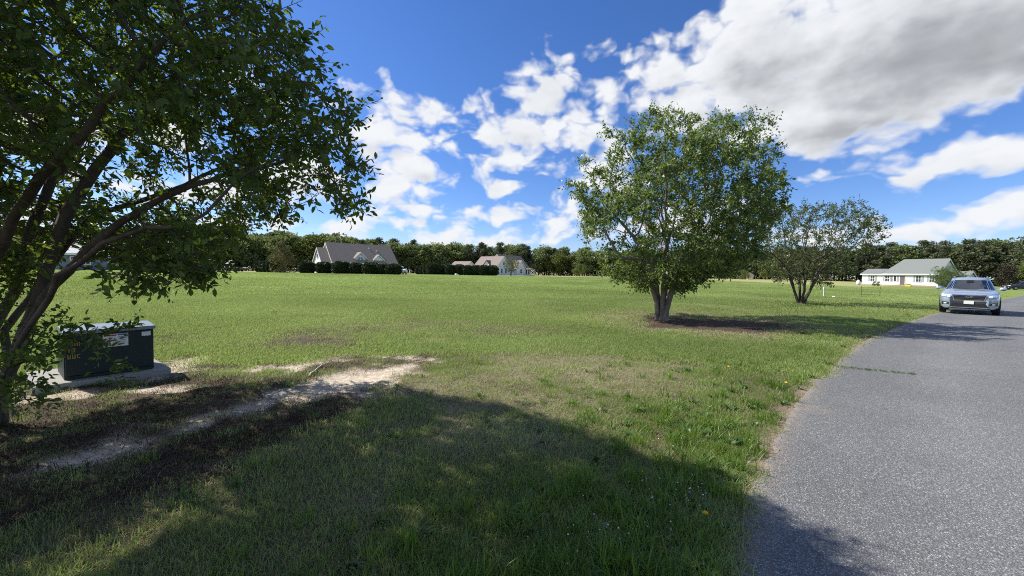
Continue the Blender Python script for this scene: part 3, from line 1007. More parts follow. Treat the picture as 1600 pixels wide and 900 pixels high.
paths = [stem_px(L) for L in [
    [(15, 575, 3.75), (60, 560, 3.7), (110, 540, 3.65), (150, 525, 3.6), (185, 512, 3.6), (215, 512, 3.62)],
    [(20, 560, 3.7), (50, 530, 3.6), (80, 508, 3.5), (105, 488, 3.45)],
    [(15, 570, 3.7), (60, 555, 3.6), (95, 525, 3.5), (130, 508, 3.45), (165, 545, 3.4), (185, 575, 3.4), (195, 592, 3.4)],
    [(5, 590, 3.6), (30, 590, 3.4), (55, 600, 3.3), (75, 612, 3.25)],
    [(-20, 590, 3.6), (10, 610, 3.3), (40, 620, 3.2), (60, 628, 3.15)],
    [(-30, 590, 3.6), (-5, 570, 3.3), (20, 555, 3.2), (50, 565, 3.1), (75, 572, 3.05)],
    [(-20, 570, 3.6), (-10, 530, 3.5), (5, 490, 3.5), (15, 470, 3.5)],
    [(10, 580, 3.7), (45, 540, 3.6), (70, 520, 3.55), (100, 528, 3.5), (125, 520, 3.5)],
    [(-40, 600, 3.5), (-20, 600, 3.2), (0, 630, 3.0), (20, 640, 2.95)],
]]
mb, V, F, tone = sucker('', paths, 8)
mb.build('sucker_shoot', M['bark'], tree_near, True)
c_ = mesh_obj('low_foliage', V, F, M['leaf_near'], tree_near, attr={'tone': ('FACE', tone)})
c_['kind'] = 'stuff'

# --- the full tree in the middle of the lawn
PROF1 = [(1.3, -1.3, 1.0), (1.9, -2.5, 2.6), (2.9, -3.2, 3.7), (3.6, -3.2, 4.0), (4.3, -3.3, 4.2), (5.2, -3.7, 3.9), (6.1, -3.1, 3.5), (6.9, -2.4, 3.1), (7.5, -1.8, 2.3), (8.0, -1.0, 1.2), (8.25, -.5, .6)]
S1 = []
for k, (ang, ln, lean) in enumerate([(200, 2.3, .34), (160, 2.6, .16), (100, 2.6, .22), (20, 2.4, .42), (340, 2.9, .26), (300, 2.5, .30), (250, 2.6, .24), (60, 2.4, .34)]):
    a = R(ang)
    st = [(.17 * math.cos(a), .13 * math.sin(a), -.1)]
    for j in range(1, 7):
        f = j / 6
        rr_ = .17 + lean * ln * f ** 1.35
        st.append((rr_ * math.cos(a) + .05 * math.sin(3 * f + k), rr_ * .9 * math.sin(a), ln * f))
    S1.append(st)
rng1 = np.random.default_rng(33)
def lobed(p):
    return fbm(np.array([p[0] * .75 + 9 + p[1] * .45]), np.array([p[2] * .95 + p[1] * .5]), 2)[0] > .47
A1 = crown_points(2300, PROF1, rng1, .95, .25, lobed)
for (x0, zt) in [(-.6, 8.2), (.3, 8.3), (1.9, 8.1), (2.9, 8.0), (3.9, 7.6), (3.3, 8.1), (4.3, 7.3), (-1.5, 8.0), (-2.3, 7.4), (4.4, 6.7), (-3.3, 6.2), (-3.8, 5.2), (4.7, 5.4), (4.7, 4.4)]:
    for j in range(5): A1.append((x0 * (.80 + .05 * j), rng1.normal() * .25, zt - .2 * (4 - j)))
tree_mid = myrtle('full round green tree with a fluted multi-stem trunk in the middle of the lawn', (T1[0], T1[1], gz1(*T1)), S1, A1, M['leaf_mid'], M['bark_pale'],
                  step=.22, di=1.5, dk=.28, r_tip=.005, r_base=.086, shoots=5, shoot_len=.42, per=7, leaf=.128, seed=5, detail=False, tips_share=1.0,
                  group='multi-stem trees along the lawn', clump=.98, cfreq=1.35)
# --- the thinner tree behind it, near the car
PROF2 = [(1.5, -1.6, 1.9), (2.3, -2.9, 3.0), (3.1, -3.6, 3.5), (4.0, -3.6, 4.1), (4.7, -3.5, 4.7), (5.5, -3.0, 4.6), (6.1, -2.4, 3.7), (6.6, -1.2, 2.8)]
S2 = []
for k, (ang, ln, lean) in enumerate([(190, 2.4, .46), (150, 2.6, .30), (80, 2.5, .20), (10, 2.3, .58), (330, 2.7, .36), (265, 2.6, .22)]):
    a = R(ang)
    st = [(.12 * math.cos(a), .10 * math.sin(a), -.1)]
    for j in range(1, 7):
        f = j / 6
        rr_ = .12 + lean * ln * f ** 1.1
        st.append((rr_ * math.cos(a), rr_ * .9 * math.sin(a) + .05 * math.sin(4 * f + k), ln * f))
    S2.append(st)
rng1 = np.random.default_rng(35)
A2 = crown_points(1000, PROF2, rng1, .9, .2)
A2 = [(x, y, round(zz * 1.5) / 1.5 * .55 + zz * .45) for x, y, zz in A2]
tree_2 = myrtle('thinner open tree with spreading bare lower stems behind the middle tree', (T2[0], T2[1], gz1(*T2)), S2, A2, M['leaf_mid2'], M['bark'],
                step=.28, di=1.9, dk=.40, r_tip=.0062, r_base=.075, shoots=3, shoot_len=.44, per=7, leaf=.14, seed=6, detail=False, tips_share=.85, clump=.8,
                group='multi-stem trees along the lawn', trop=(.06, 0, -.02))

# ------------------------------------------------------------------ far trees, bushes and hedges
PROTO = {}
def far_tree_meshes(kind, seed, h, w):
    rng = np.random.default_rng(seed)
    so, sd, sz = [], [], []
    tb = MB()
    th = h * (.30 if kind != 'bush' else .1)
    lean = rng.normal(size=2) * .02 * h
    tb.tube([(0, 0, -.3), (lean[0] * .3, lean[1] * .3, h * .3), (lean[0], lean[1], h * .78)], [.022 * h * .7, .016 * h * .7, .004 * h], 6)
    lumps = []
    if kind in ('broad', 'bright', 'bush', 'purple'):
        z0 = {'broad': .12, 'bright': .08, 'bush': .0, 'purple': .1}[kind]
        n = 26
        for k in range(n):
            f = rng.uniform(0, 1)
            zz = h * (z0 + (1 - z0) * (f * .86 + .10))
            rad = w * .5 * math.sin(math.pi * min(1, .22 + .70 * f)) ** .8
            a = rng.uniform(0, 2 * math.pi); q = rad * math.sqrt(rng.uniform(.1, .8))
            lumps.append((q * math.cos(a), q * math.sin(a), zz, w * rng.uniform(.13, .22)))
        lumps.append((0, 0, h * .9, w * .17))
        ncard, cs = 150, .05 * h if kind != 'bush' else .06 * h
    elif kind == 'pine':
        for k in range(30):
            f = rng.uniform(.26, 1.0)
            zz = h * f
            rad = w * .5 * (1.12 - f) ** .75 * 1.1
            a = rng.uniform(0, 2 * math.pi); q = rad * rng.uniform(.25, 1)
            lumps.append((q * math.cos(a), q * math.sin(a), zz - q * .12, w * rng.uniform(.10, .18)))
            if q > rad * .5:
                tb.tube([(0, 0, zz - q * .35), (q * math.cos(a), q * math.sin(a), zz - q * .12)], [.004 * h, .002 * h], 3)
        lumps.append((0, 0, h * .97, w * .09))
        ncard, cs = 130, .042 * h
    elif kind == 'juniper':
        for k in range(34):
            f = rng.uniform(.02, 1)
            rad = w * .5 * min(1, (1.06 - f) * 1.7) * (.8 + .2 * min(1, f * 5))
            a = rng.uniform(0, 2 * math.pi); q = rad * math.sqrt(rng.uniform(.3, .75))
            lumps.append((q * math.cos(a), q * math.sin(a), h * f * .95, w * rng.uniform(.13, .19)))
        ncard, cs = 150, .045 * h
    for (x, y, zz, r) in lumps:
        v = rng.normal(size=(ncard, 3)); v /= np.linalg.norm(v, axis=1)[:, None]
        rr_ = r * rng.uniform(.45, 1.1, ncard)[:, None]
        flat = np.array([1, 1, .62 if kind == 'pine' else .8])
        p = np.array([x, y, zz]) + v * rr_ * flat
        so.append(p); sd.append(v + rng.normal(size=v.shape) * .7 + np.array([0, 0, .35 if kind in ('pine', 'juniper') else .05]))
    so = np.concatenate(so); sd = np.concatenate(sd)
    if kind == 'bush':
        ok = so[:, 2] > .0
        so, sd = so[ok], sd[ok]
    V, F, tone = leaf_cloud(so, sd, cs, rng, two_tri=True, width=.62 if kind != 'pine' else .42)
    return tb, V, F, tone

def far_tree(name, kind, seed, h, w, mat):
    key = (kind, seed)
    r = empty(name)
    tb, V, F, tone = far_tree_meshes(kind, seed, h, w)
    tb.build('trunk', M['bark_far'], r)
    c = mesh_obj('crown', V, F, mat, r, attr={'tone': ('FACE', tone)})
    c['kind'] = 'stuff'
    return r

def copy_tree(o, parent=None):
    c = o.copy(); COL.objects.link(c)
    c.parent = parent
    if parent is not None: c.matrix_parent_inverse = o.matrix_parent_inverse.copy()
    for ch in list(o.children): copy_tree(ch, c)
    return c

def place(o, p, rz=0.0, s=1.0, sz=None):
    o.location = p
    o.rotation_euler = (0, 0, rz)
    o.scale = (s, s, sz if sz else s)
    return o

protos = {
    'broad': [far_tree('broadleaf_tree', 'broad', 100 + k, 14, 9.0 + k % 2, M['leaf_far']) for k in range(4)],
    'bright': [far_tree('broadleaf_tree', 'bright', 120 + k, 13, 9.5, M['leaf_bright']) for k in range(2)],
    'pine': [far_tree('pine_tree', 'pine', 140 + k, 16, 7.5, M['leaf_pine']) for k in range(4)],
}
used = set()
rf = random.Random(17)
SECT = [(-999, 330, 'seen between the limbs of the near tree'), (330, 400, 'left of the clipped row'), (400, 500, 'behind the juniper'), (500, 630, 'behind the brown-roofed house'), (630, 735, 'behind the long dark hedge'),
        (735, 835, 'behind the tan-roofed house'), (835, 925, 'left of the middle tree'), (925, 1175, 'behind the middle tree'), (1175, 1340, 'behind the open tree'), (1340, 1500, 'behind the white house'), (1500, 9999, 'beyond the silver car')]
KIND = {'broad': 'dark broadleaf tree', 'bright': 'yellow-green broadleaf tree', 'pine': 'dark pine'}
ROW = ['at the wood edge', 'amid the wood', 'deep in the wood']
def wood_tree(kind, x, y, h, lab, grp):
    k = rf.randrange(len(protos[kind]))
    src = protos[kind][k]
    o = src if src.name not in used else copy_tree(src)
    used.add(src.name); used.add(o.name)
    base = {'broad': 14, 'bright': 13, 'pine': 16}[kind]
    s = h / base
    place(o, (x, y, gz1(x, y) - .1), rf.uniform(0, 6.28), s * rf.uniform(1.12, 1.40), s)
    tag(o, lab, 'tree', grp)
    return o
# edge of the wood in plan, left to right: column, distance, height
EDGE = [(-60, 150, 15.5), (120, 150, 15.5), (330, 148, 15.2), (480, 158, 15.2), (640, 172, 13.6), (740, 182, 13.9), (860, 185, 13.4), (980, 176, 11.6), (1080, 165, 12.0), (1200, 160, 12.6), (1320, 162, 13.6), (1420, 158, 15.5), (1520, 146, 16.2), (1640, 128, 16.4), (1720, 115, 15.5)]
ex = [e_[0] for e_ in EDGE]
def wood():
    xs = -60
    pts = []
    while xs < 1720:
        Yd = float(np.interp(xs, ex, [e_[1] for e_ in EDGE])); hh = float(np.interp(xs, ex, [e_[2] for e_ in EDGE]))
        step = 5.2 / Yd * 600
        for row in range(3):
            Y = Yd + row * 6.5 + rf.uniform(-2.2, 2.2)
            px = xs + rf.uniform(-.45, .45) * step + row * step * .4
            pts.append((px, Y, hh * (1 + .03 * row) * rf.uniform(.86, 1.04), row))
        xs += step * (1.0 if xs < 1300 else 1.15)
    for px, Y, hh, row in pts:
        right = px > 1100
        u = rf.random()
        if px < 560: kind = 'broad' if u < .62 else 'bright' if u < .86 else 'pine'
        elif px < 1000: kind = 'broad' if u < .50 else 'bright' if u < .62 else 'pine'
        elif px < 1250: kind = 'pine' if u < .72 else 'broad'
        else: kind = 'pine' if u < .86 else 'broad'
        if row and kind == 'bright': kind = 'broad'
        p = at(px, Y)
        hh *= 1.06 if kind == 'pine' else 1
        sec = [q[2] for q in SECT if q[0] <= px < q[1]][0]
        wood_tree(kind, p.x, p.y, hh, KIND[kind] + ' ' + ROW[row] + ' ' + sec, KIND[kind] + 's ' + ROW[row] + ' ' + sec)
    return len(pts)
n_wood = wood()
# low growth that closes the foot of the wood: one mass nobody could count
def understory():
    rng = np.random.default_rng(55)
    so, sd = [], []
    xs = -60
    while xs < 1720:
        Yd = float(np.interp(xs, ex, [e_[1] for e_ in EDGE]))
        p = at(xs + rng.uniform(-6, 6), Yd + rng.uniform(-1, 9))
        r = rng.uniform(1.1, 2.3)
        n = 90
        v = rng.normal(size=(n, 3)); v /= np.linalg.norm(v, axis=1)[:, None]; v[:, 2] = np.abs(v[:, 2])
        so.append(np.array(p) + v * r * rng.uniform(.6, 1.1, n)[:, None] * np.array([1.2, 1.2, 2.0])); sd.append(v + rng.normal(size=v.shape) * .6)
        xs += 1.0 / Yd * 600
    so = np.concatenate(so); sd = np.concatenate(sd)
    V, F, tone = leaf_cloud(so, sd, .62, rng, two_tri=True, width=.7)
    o = mesh_obj('undergrowth', V, F, M['leaf_holly'], attr={'tone': ('FACE', tone)})
    tag(o, kind='stuff')
understory()

# clipped round evergreens
def shrub_proto(seed):
    rng = np.random.default_rng(seed)
    n = 5200
    v = rng.normal(size=(n, 3)); v /= np.linalg.norm(v, axis=1)[:, None]
    ph = np.arctan2(v[:, 1], v[:, 0])
    lump = 1 + .05 * np.sin(3 * ph + seed) + .05 * np.sin(5 * v[:, 2] * 2 + 2 * ph) + rng.normal(size=n) * .018
    # flattened ball, flat underneath
    p = v * lump[:, None]
    p = np.sign(p) * np.abs(p) ** np.array([.86, .86, .80])
    p = p * np.array([.5, .5, .5]) + np.array([0, 0, .49])
    p[:, 2] = np.maximum(p[:, 2], rng.uniform(0, .03, n))
    d = v + rng.normal(size=v.shape) * .8
    V, F, tone = leaf_cloud(p - v * .02, d, .062, rng, two_tri=True, width=.7, up=.2)
    r = empty('round_shrub')
    c = mesh_obj('foliage', V, F, M['leaf_holly'], r, attr={'tone': ('FACE', tone)})
    c['kind'] = 'stuff'
    # dark woody core that keeps the ball opaque
    bm = bmesh.new()
    bmesh.ops.create_icosphere(bm, subdivisions=3, radius=.455)
    for q in bm.verts:
        q.co = Vector(tuple(math.copysign(abs(k / .455) ** .86 * .455, k) for k in q.co)) + Vector((0, 0, .49))
        q.co.z = max(q.co.z, .01)
    me = bpy.data.meshes.new('branch_core'); bm.to_mesh(me); bm.free()
    me.materials.append(M['core'])
    co = bpy.data.objects.new('branch_core', me); COL.objects.link(co); co.parent = r
    return r
M['core'] = plain('shaded twigs', (.016, .022, .010), .9, .1, var=.3, scale=14)
shrubs = [shrub_proto(s) for s in (1, 2, 3)]
_ui = [0]
def shrub(px, Y, w, h, label, group):
    src = shrubs[_ui[0] % 3]
    o = src if _ui[0] < 3 else copy_tree(src)
    _ui[0] += 1
    p = at(px, Y)
    o.location = (p.x, p.y, p.z - .06); o.rotation_euler = (0, 0, rf.uniform(0, 6.28)); o.scale = (w, w, h)
    tag(o, label, 'shrub', group)
G1 = 'clipped shrubs before the brown-roofed house'
H1 = [(480, 76, 3.1, 2.5, 'leftmost round clipped shrub before the brown-roofed house, left of its gable'),
      (507, 76, 3.2, 2.35, 'round clipped shrub in front of the white gable end of the brown-roofed house'),
      (534, 75, 3.5, 2.55, 'largest round clipped shrub right of the gable, before the brown-roofed house'),
      (557.5, 75, 3.0, 2.3, 'round clipped shrub before the arched dormer, touching the largest one'),
      (580, 74, 3.2, 2.4, 'round clipped shrub between the two dormers of the brown-roofed house'),
      (600, 74, 2.9, 2.15, 'slightly lower clipped shrub under the right dormer of the brown-roofed house'),
      (615, 73, 2.9, 2.15, 'last clipped shrub at the right end of the row beside the white car')]
for px, Y, w, h, lab in H1: shrub(px, Y, w, h, lab, G1)
G0 = 'clipped shrubs in a row beside the juniper'
for px, Y, w, h, lab in [(407, 88, 2.3, 2.6, 'outermost clipped shrub at the left end of the row beside the juniper'),
                         (412.5, 86, 2.2, 2.6, 'second clipped shrub from the left end of the row beside the juniper'),
                         (418, 84, 2.2, 2.6, 'clipped shrub in the middle of the row beside the juniper'),
                         (424, 82, 2.2, 2.6, 'clipped shrub next to the juniper, partly behind it'),
                         (431, 80, 2.3, 2.6, 'clipped shrub standing against the juniper at its left')]:
    shrub(px, Y, w, h, lab, G0)
G2 = 'clipped shrubs before the tan-roofed house'
for px, Y, w, h, lab in [(655, 112, 2.4, 2.5, 'small far clipped shrub at the left start of the long dark hedge'),
                         (661, 109, 2.3, 2.5, 'second small clipped shrub at the left start of the long hedge'),
                         (667, 106, 2.3, 2.6, 'third small clipped shrub just behind the tall first ball of the hedge'),
                         (676, 100, 3.5, 3.15, 'tallest clipped ball at the left of the long hedge'),
                         (690, 100, 3.0, 2.85, 'clipped shrub right of the tallest ball in the long hedge'),
                         (704, 99, 3.0, 2.75, 'clipped shrub below the small outbuilding roof in the long hedge'),
                         (718, 99, 3.1, 2.8, 'clipped shrub left of the middle of the long hedge'),
                         (731, 98, 2.9, 2.65, 'clipped shrub under the left end of the tan roof in the long hedge'),
                         (744, 98, 3.0, 2.7, 'clipped shrub left of the small dormer in the long hedge'),
                         (757, 97, 3.0, 2.7, 'clipped shrub below the small dormer in the long hedge'),
                         (769, 97, 3.1, 2.7, 'last clipped shrub at the right end of the long hedge by the bluish shaded gable')]:
    shrub(px, Y, w, h, lab, G2)
jun = far_tree('juniper_tree', 'juniper', 7, 6.3, 4.6, M['leaf_juniper'])
p = at(441, 79); place(jun, p); tag(jun, 'olive brown conical juniper left of the brown-roofed house', 'tree')
rb = far_tree('round_tree', 'bush', 8, 4.6, 5.8, M['leaf_bright'])
p = at(905, 150); place(rb, p); tag(rb, 'solitary round yellow-green bush before the wood, left of the middle tree', 'bush')
sm = copy_tree(tree_2)
p = at(798, 104); place(sm, p, R(70), .62, .72); tag(sm, 'small vase-shaped tree standing before the bluish shaded gable of the tan-roofed house', 'tree'); sm['group'] = 'small planted trees'
cm = copy_tree(tree_mid)
p = at(1484, 63); place(cm, p, R(140), .50, .50); tag(cm, 'dark small tree in front of the right end of the white house', 'tree'); cm['group'] = 'small planted trees'
pt = far_tree('bronze_tree', 'purple', 9, 5.2, 4.4, M['leaf_purple'])
p = at(1573, 84); place(pt, p); tag(pt, 'dark bronze-leaved tree right behind the silver car', 'tree')
br = copy_tree(protos['bright'][0])
p = at(1618, 92); place(br, p, 1.0, .62, .68); tag(br, 'pale green tree cut by the right edge of the picture, beyond the road', 'tree')
for px, Y, s, lab in [(1222, 128, .66, 'yellow-green tree at the wood edge, left behind the thinner open tree'), (1196, 132, .50, 'lower yellow-green tree beside the cream shed at the wood edge')]:
    b2 = copy_tree(protos['bright'][1]); place(b2, at(px, Y), px, s, s); tag(b2, lab, 'tree', 'yellow-green trees by the cream shed')
bs = far_tree('bush', 'bush', 12, 3.0, 4.4, M['leaf_bright'])
p = at(1160, 128); place(bs, p); tag(bs, 'broad light green bush left of the cream shed at the wood edge', 'bush')
bs2 = copy_tree(bs); place(bs2, at(1143, 134), 2.0, .6, .7); tag(bs2, 'smaller light green bush left of the broad one near the cream shed', 'bush')
for px, lab in [(1366.5, 'small pale shrub left of its twin before the white house'), (1372.5, 'small pale shrub right of its twin before the white house')]:
    b3 = copy_tree(bs); place(b3, at(px, 92), px, .22, .36); tag(b3, lab, 'shrub', 'two little shrubs before the white house')

# ------------------------------------------------------------------ houses
def wall_prism(mb, x0, x1, W, hw, hr, z0=-.6):
    """gabled body, ridge along x"""
    poly = [(-W / 2, z0), (W / 2, z0), (W / 2, hw), (0, hr), (-W / 2, hw)]
    return mb.prism(poly, x0, x1, lambda p, t: (t, p[0], p[1]))
def roof_slabs(root, x0, x1, W, hw, hr, mat, over=.35, rake=.3, th=.16, trim=True, cy=0.0, M_=None, hip=0.0):
    """two roof slopes with thickness, white boards along the eaves and rakes"""
    sl = (hr - hw) / (W / 2)
    M_ = M_ or Matrix()
    for sgn in (-1, 1):
        y1 = sgn * (W / 2 + over); z1 = hw - over * sl
        mb = MB()
        vs = [Vector(q) for q in ((x0 - rake + hip, 0, hr + .02), (x1 + rake, 0, hr + .02), (x1 + rake, y1, z1 + .02), (x0 - rake, y1, z1 + .02))]
        vs += [v + Vector((0, 0, th)) for v in vs]
        vs = [M_ @ (v + Vector((0, cy, 0))) for v in vs]
        mb.add(vs, [(0, 1, 2, 3), (4, 7, 6, 5), (0, 4, 5, 1), (1, 5, 6, 2), (2, 6, 7, 3), (3, 7, 4, 0)])
        r = mb.build('roof', mat, root)
        if trim:
            tb = MB()
            for xe in ((x1 + rake,) if hip else (x0 - rake, x1 + rake)):
                a, b = (xe - .05, xe + .05)
                vs = [Vector(q) for q in ((a, 0, hr - .14), (b, 0, hr - .14), (b, y1, z1 - .14), (a, y1, z1 - .14))]
                vs += [v + Vector((0, 0, .25)) for v in vs]
                vs = [M_ @ (v + Vector((0, cy, 0))) for v in vs]
                tb.add(vs, [(0, 1, 2, 3), (4, 7, 6, 5), (0, 4, 5, 1), (1, 5, 6, 2), (2, 6, 7, 3), (3, 7, 4, 0)])
            ya, yb = sorted((y1, y1 + sgn * .06))
            vs = [Vector(q) for q in ((x0 - rake, ya, z1 - .14), (x1 + rake, ya, z1 - .14), (x1 + rake, yb, z1 - .14), (x0 - rake, yb, z1 - .14))]
            vs += [v + Vector((0, 0, .26)) for v in vs]
            vs = [M_ @ (v + Vector((0, cy, 0))) for v in vs]
            tb.add(vs, [(0, 1, 2, 3), (4, 7, 6, 5), (0, 4, 5, 1), (1, 5, 6, 2), (2, 6, 7, 3), (3, 7, 4, 0)])
            tb.build('fascia', M['trim'], r)
    if hip:
        y1 = W / 2 + over; z1 = hw - over * sl
        mb = MB()
        vs = [Vector(q) for q in ((x0 - rake - .1, -y1, z1 + .01), (x0 - rake + hip, 0, hr + .01), (x0 - rake - .1, y1, z1 + .01))]
        vs += [v + Vector((0, 0, th)) for v in vs]
        mb.add([M_ @ (v + Vector((0, cy, 0))) for v in vs], [(0, 1, 2), (5, 4, 3), (0, 3, 4, 1), (1, 4, 5, 2), (2, 5, 3, 0)])
        mb.build('roof', mat, root)
def window(root, x, y, z, w, h, ny=-1, axis_='y', shutters=False, panes=True, grid=True):
    """window in a wall facing -y (axis y) or +x / -x (axis x)"""
    def T(mb, x0, x1, d0, d1, z0, z1):
        if axis_ == 'y': mb.box(x + x0, x + x1, *sorted((y + ny * d0, y + ny * d1)), z + z0, z + z1)
        else: mb.box(*sorted((x + ny * d0, x + ny * d1)), y + x0, y + x1, z + z0, z + z1)
    mb = MB(); f = .10
    T(mb, -w / 2 - f, w / 2 + f, .0, .07, h, h + f); T(mb, -w / 2 - f, w / 2 + f, .0, .09, -f, 0)
    T(mb, -w / 2 - f, -w / 2, .0, .07, 0, h); T(mb, w / 2, w / 2 + f, .0, .07, 0, h)
    if grid:
        T(mb, -w / 2, w / 2, .0, .055, h / 2 - .035, h / 2 + .035); T(mb, -.025, .025, .0, .05, 0, h / 2 - .035); T(mb, -.025, .025, .0, .05, h / 2 + .035, h)
    fr = mb.build('window', M['trim'], root)
    pm = MB(); T(pm, -w / 2, w / 2, .0, .03, 0, h); pm.build('pane', M['glass'], fr)
    if shutters:
        for sx in (-1, 1):
            sb = MB()
            xa, xb = sorted((sx * (w / 2 + f + .02), sx * (w / 2 + f + .42)))
            T(sb, xa, xb, 0, .05, -.03, h + .03); sb.build('shutter', M['shutter'], root)
    return fr
def door(root, x, y, z, w=.95, h=2.1, mat=None):
    mb = MB(); mb.box(x - w / 2, x + w / 2, y - .06, y, z, z + h)
    d = mb.build('door', mat or M['door'], root)
    mb = MB()
    mb.box(x - w / 2 - .12, x - w / 2, y - .08, y, z, z + h + .12); mb.box(x + w / 2, x + w / 2 + .12, y - .08, y, z, z + h + .12); mb.box(x - w / 2, x + w / 2, y - .08, y, z + h, z + h + .12)
    mb.build('door_frame', M['trim'], d)
    mb = MB(); mb.box(x + w / 2 - .14, x + w / 2 - .07, y - .11, y - .06, z + 1.0, z + 1.07); mb.build('handle', M['chrome'], d)

# --- brown-roofed house behind the first row of shrubs
def house_brown():
    c = Vector((-37.85, 95.1, 0)); c.z = gz1(c.x, c.y)
    r = empty('house', c, R(42))
    tag(r, 'house with a big brown-grey roof and two small dormers behind clipped shrubs', 'house')
    wall_prism(MB(), -7.6, 7.6, 9.0, 2.75, 7.1).build('wall', M['shade_greygreen'], r)  # front shade is in the wall colour; sunlit gables stay white
    roof_slabs(r, -7.6, 7.6, 9.0, 2.75, 7.1, M['shingle_brown'])
    # lower wing at the left
    mb = MB(); mb.prism([(-3.6, -.6), (3.0, -.6), (3.0, 2.7), (-.3, 5.75), (-3.6, 2.7)], -9.6, -7.62, lambda p, t: (t, p[0], p[1])); mb.build('wing_wall', M['white'], r)
    roof_slabs(r, -9.6, -7.98, 6.6, 2.7, 5.75, M['shingle_brown'], cy=-.3, rake=.25)
    mb = MB(); mb.prism([(-4.4, 2.9), (4.4, 2.9), (0, 7.0)], -7.66, -7.61, lambda p, t: (t, p[0], p[1])); mb.build('gable_wall', M['white'], r)
    window(r, -9.6, -.3, 1.0, 1.2, 1.4, -1, 'x'); window(r, -9.6, -.3, 3.5, .7, .9, -1, 'x', grid=False)
    # arched dormer
    def dormer(x, w, zpk, arch):
        sl = (7.1 - 2.75) / 4.5
        yf = -4.15; z0 = 2.75 + .35 * sl; ze = zpk - w * .5 * .95
        mb = MB(); mb.prism([(x - w / 2, z0 - .5), (x + w / 2, z0 - .5), (x + w / 2, ze), (x, zpk), (x - w / 2, ze)], yf, -1.2, lambda p, t: (p[0], t, p[1]))
        dm = mb.build('dormer', M['shade_blue'] if arch else M['white'], r)
        for sx in (-1, 1):
            mb = MB()
            e_ = w / 2 + .25
            vs = [Vector(q) for q in ((x, yf - .3, zpk + .02), (x, -.8, zpk + .02), (x + sx * e_, -.8, zpk - e_ * .95 + .02), (x + sx * e_, yf - .3, zpk - e_ * .95 + .02))]
            vs += [v + Vector((0, 0, .15)) for v in vs]
            mb.add(vs, [(0, 1, 2, 3), (4, 7, 6, 5), (0, 4, 5, 1), (1, 5, 6, 2), (2, 6, 7, 3), (3, 7, 4, 0)])
            mb.build('dormer_roof', M['shingle_brown'], dm)
            mb = MB(); t_ = .24
            vs = [Vector(q) for q in ((x, yf - .36, zpk - .08), (x, yf - .303, zpk - .08), (x + sx * e_, yf - .303, zpk - e_ * .95 - .08), (x + sx * e_, yf - .36, zpk - e_ * .95 - .08))]
            vs += [v + Vector((0, 0, t_)) for v in vs]
            mb.add(vs, [(0, 1, 2, 3), (4, 7, 6, 5), (0, 4, 5, 1), (1, 5, 6, 2), (2, 6, 7, 3), (3, 7, 4, 0)])
            mb.build('dormer_trim', M['trim'], dm)
        if arch:
            n = 14; rr_ = w * .36
            for nm, ra, rb, ya, yb, mt in (('arch_frame', rr_ * .82, rr_, yf - .10, yf - .01, 'trim'), ('arch_pane', 0, rr_ * .82, yf - .05, yf - .01, 'glass')):
                mb = MB()
                for k in range(n):
                    a, b = math.pi * k / n, math.pi * (k + 1) / n
                    q = [(ra * math.cos(a), ra * math.sin(a)), (rb * math.cos(a), rb * math.sin(a)), (rb * math.cos(b), rb * math.sin(b)), (ra * math.cos(b), ra * math.sin(b))]
                    mb.prism([(x + u, z0 + .15 + v) for u, v in q], ya, yb, lambda p, t: (p[0], t, p[1]))
                mb.build(nm, M[mt], dm)
            mb = MB()
            for a in (45, 90, 135): mb.box(-.03, .03, yf - .08, yf - .052, 0, rr_ * .82, Matrix.Translation((x, 0, z0 + .15)) @ Matrix.Rotation(R(a - 90), 4, 'Y'))
            mb.build('glazing_bar', M['trim'], dm)
    dormer(-1.3, 2.5, 4.95, True)
    # entrance roof at the right: a small pyramid-like gable leaning on the big slope
    dormer(3.1, 2.3, 4.55, False)
    for x in (-5.4, -3.0, 1.2, 5.9): window(r, x, -4.5, .9, 1.3, 1.4)
    door(r, 3.1, -4.5, .15)
    for x, yy, n in [(2.0, -1.1, 'vent_pipe'), (3.7, -1.7, 'vent_pipe')]:
        zz = 7.1 + yy * (7.1 - 2.75) / 4.5
        mb = MB(); mb.box(x - .14, x + .14, yy - .14, yy + .14, zz, zz + .42); mb.build(n, M['canopy'], r)
house_brown()

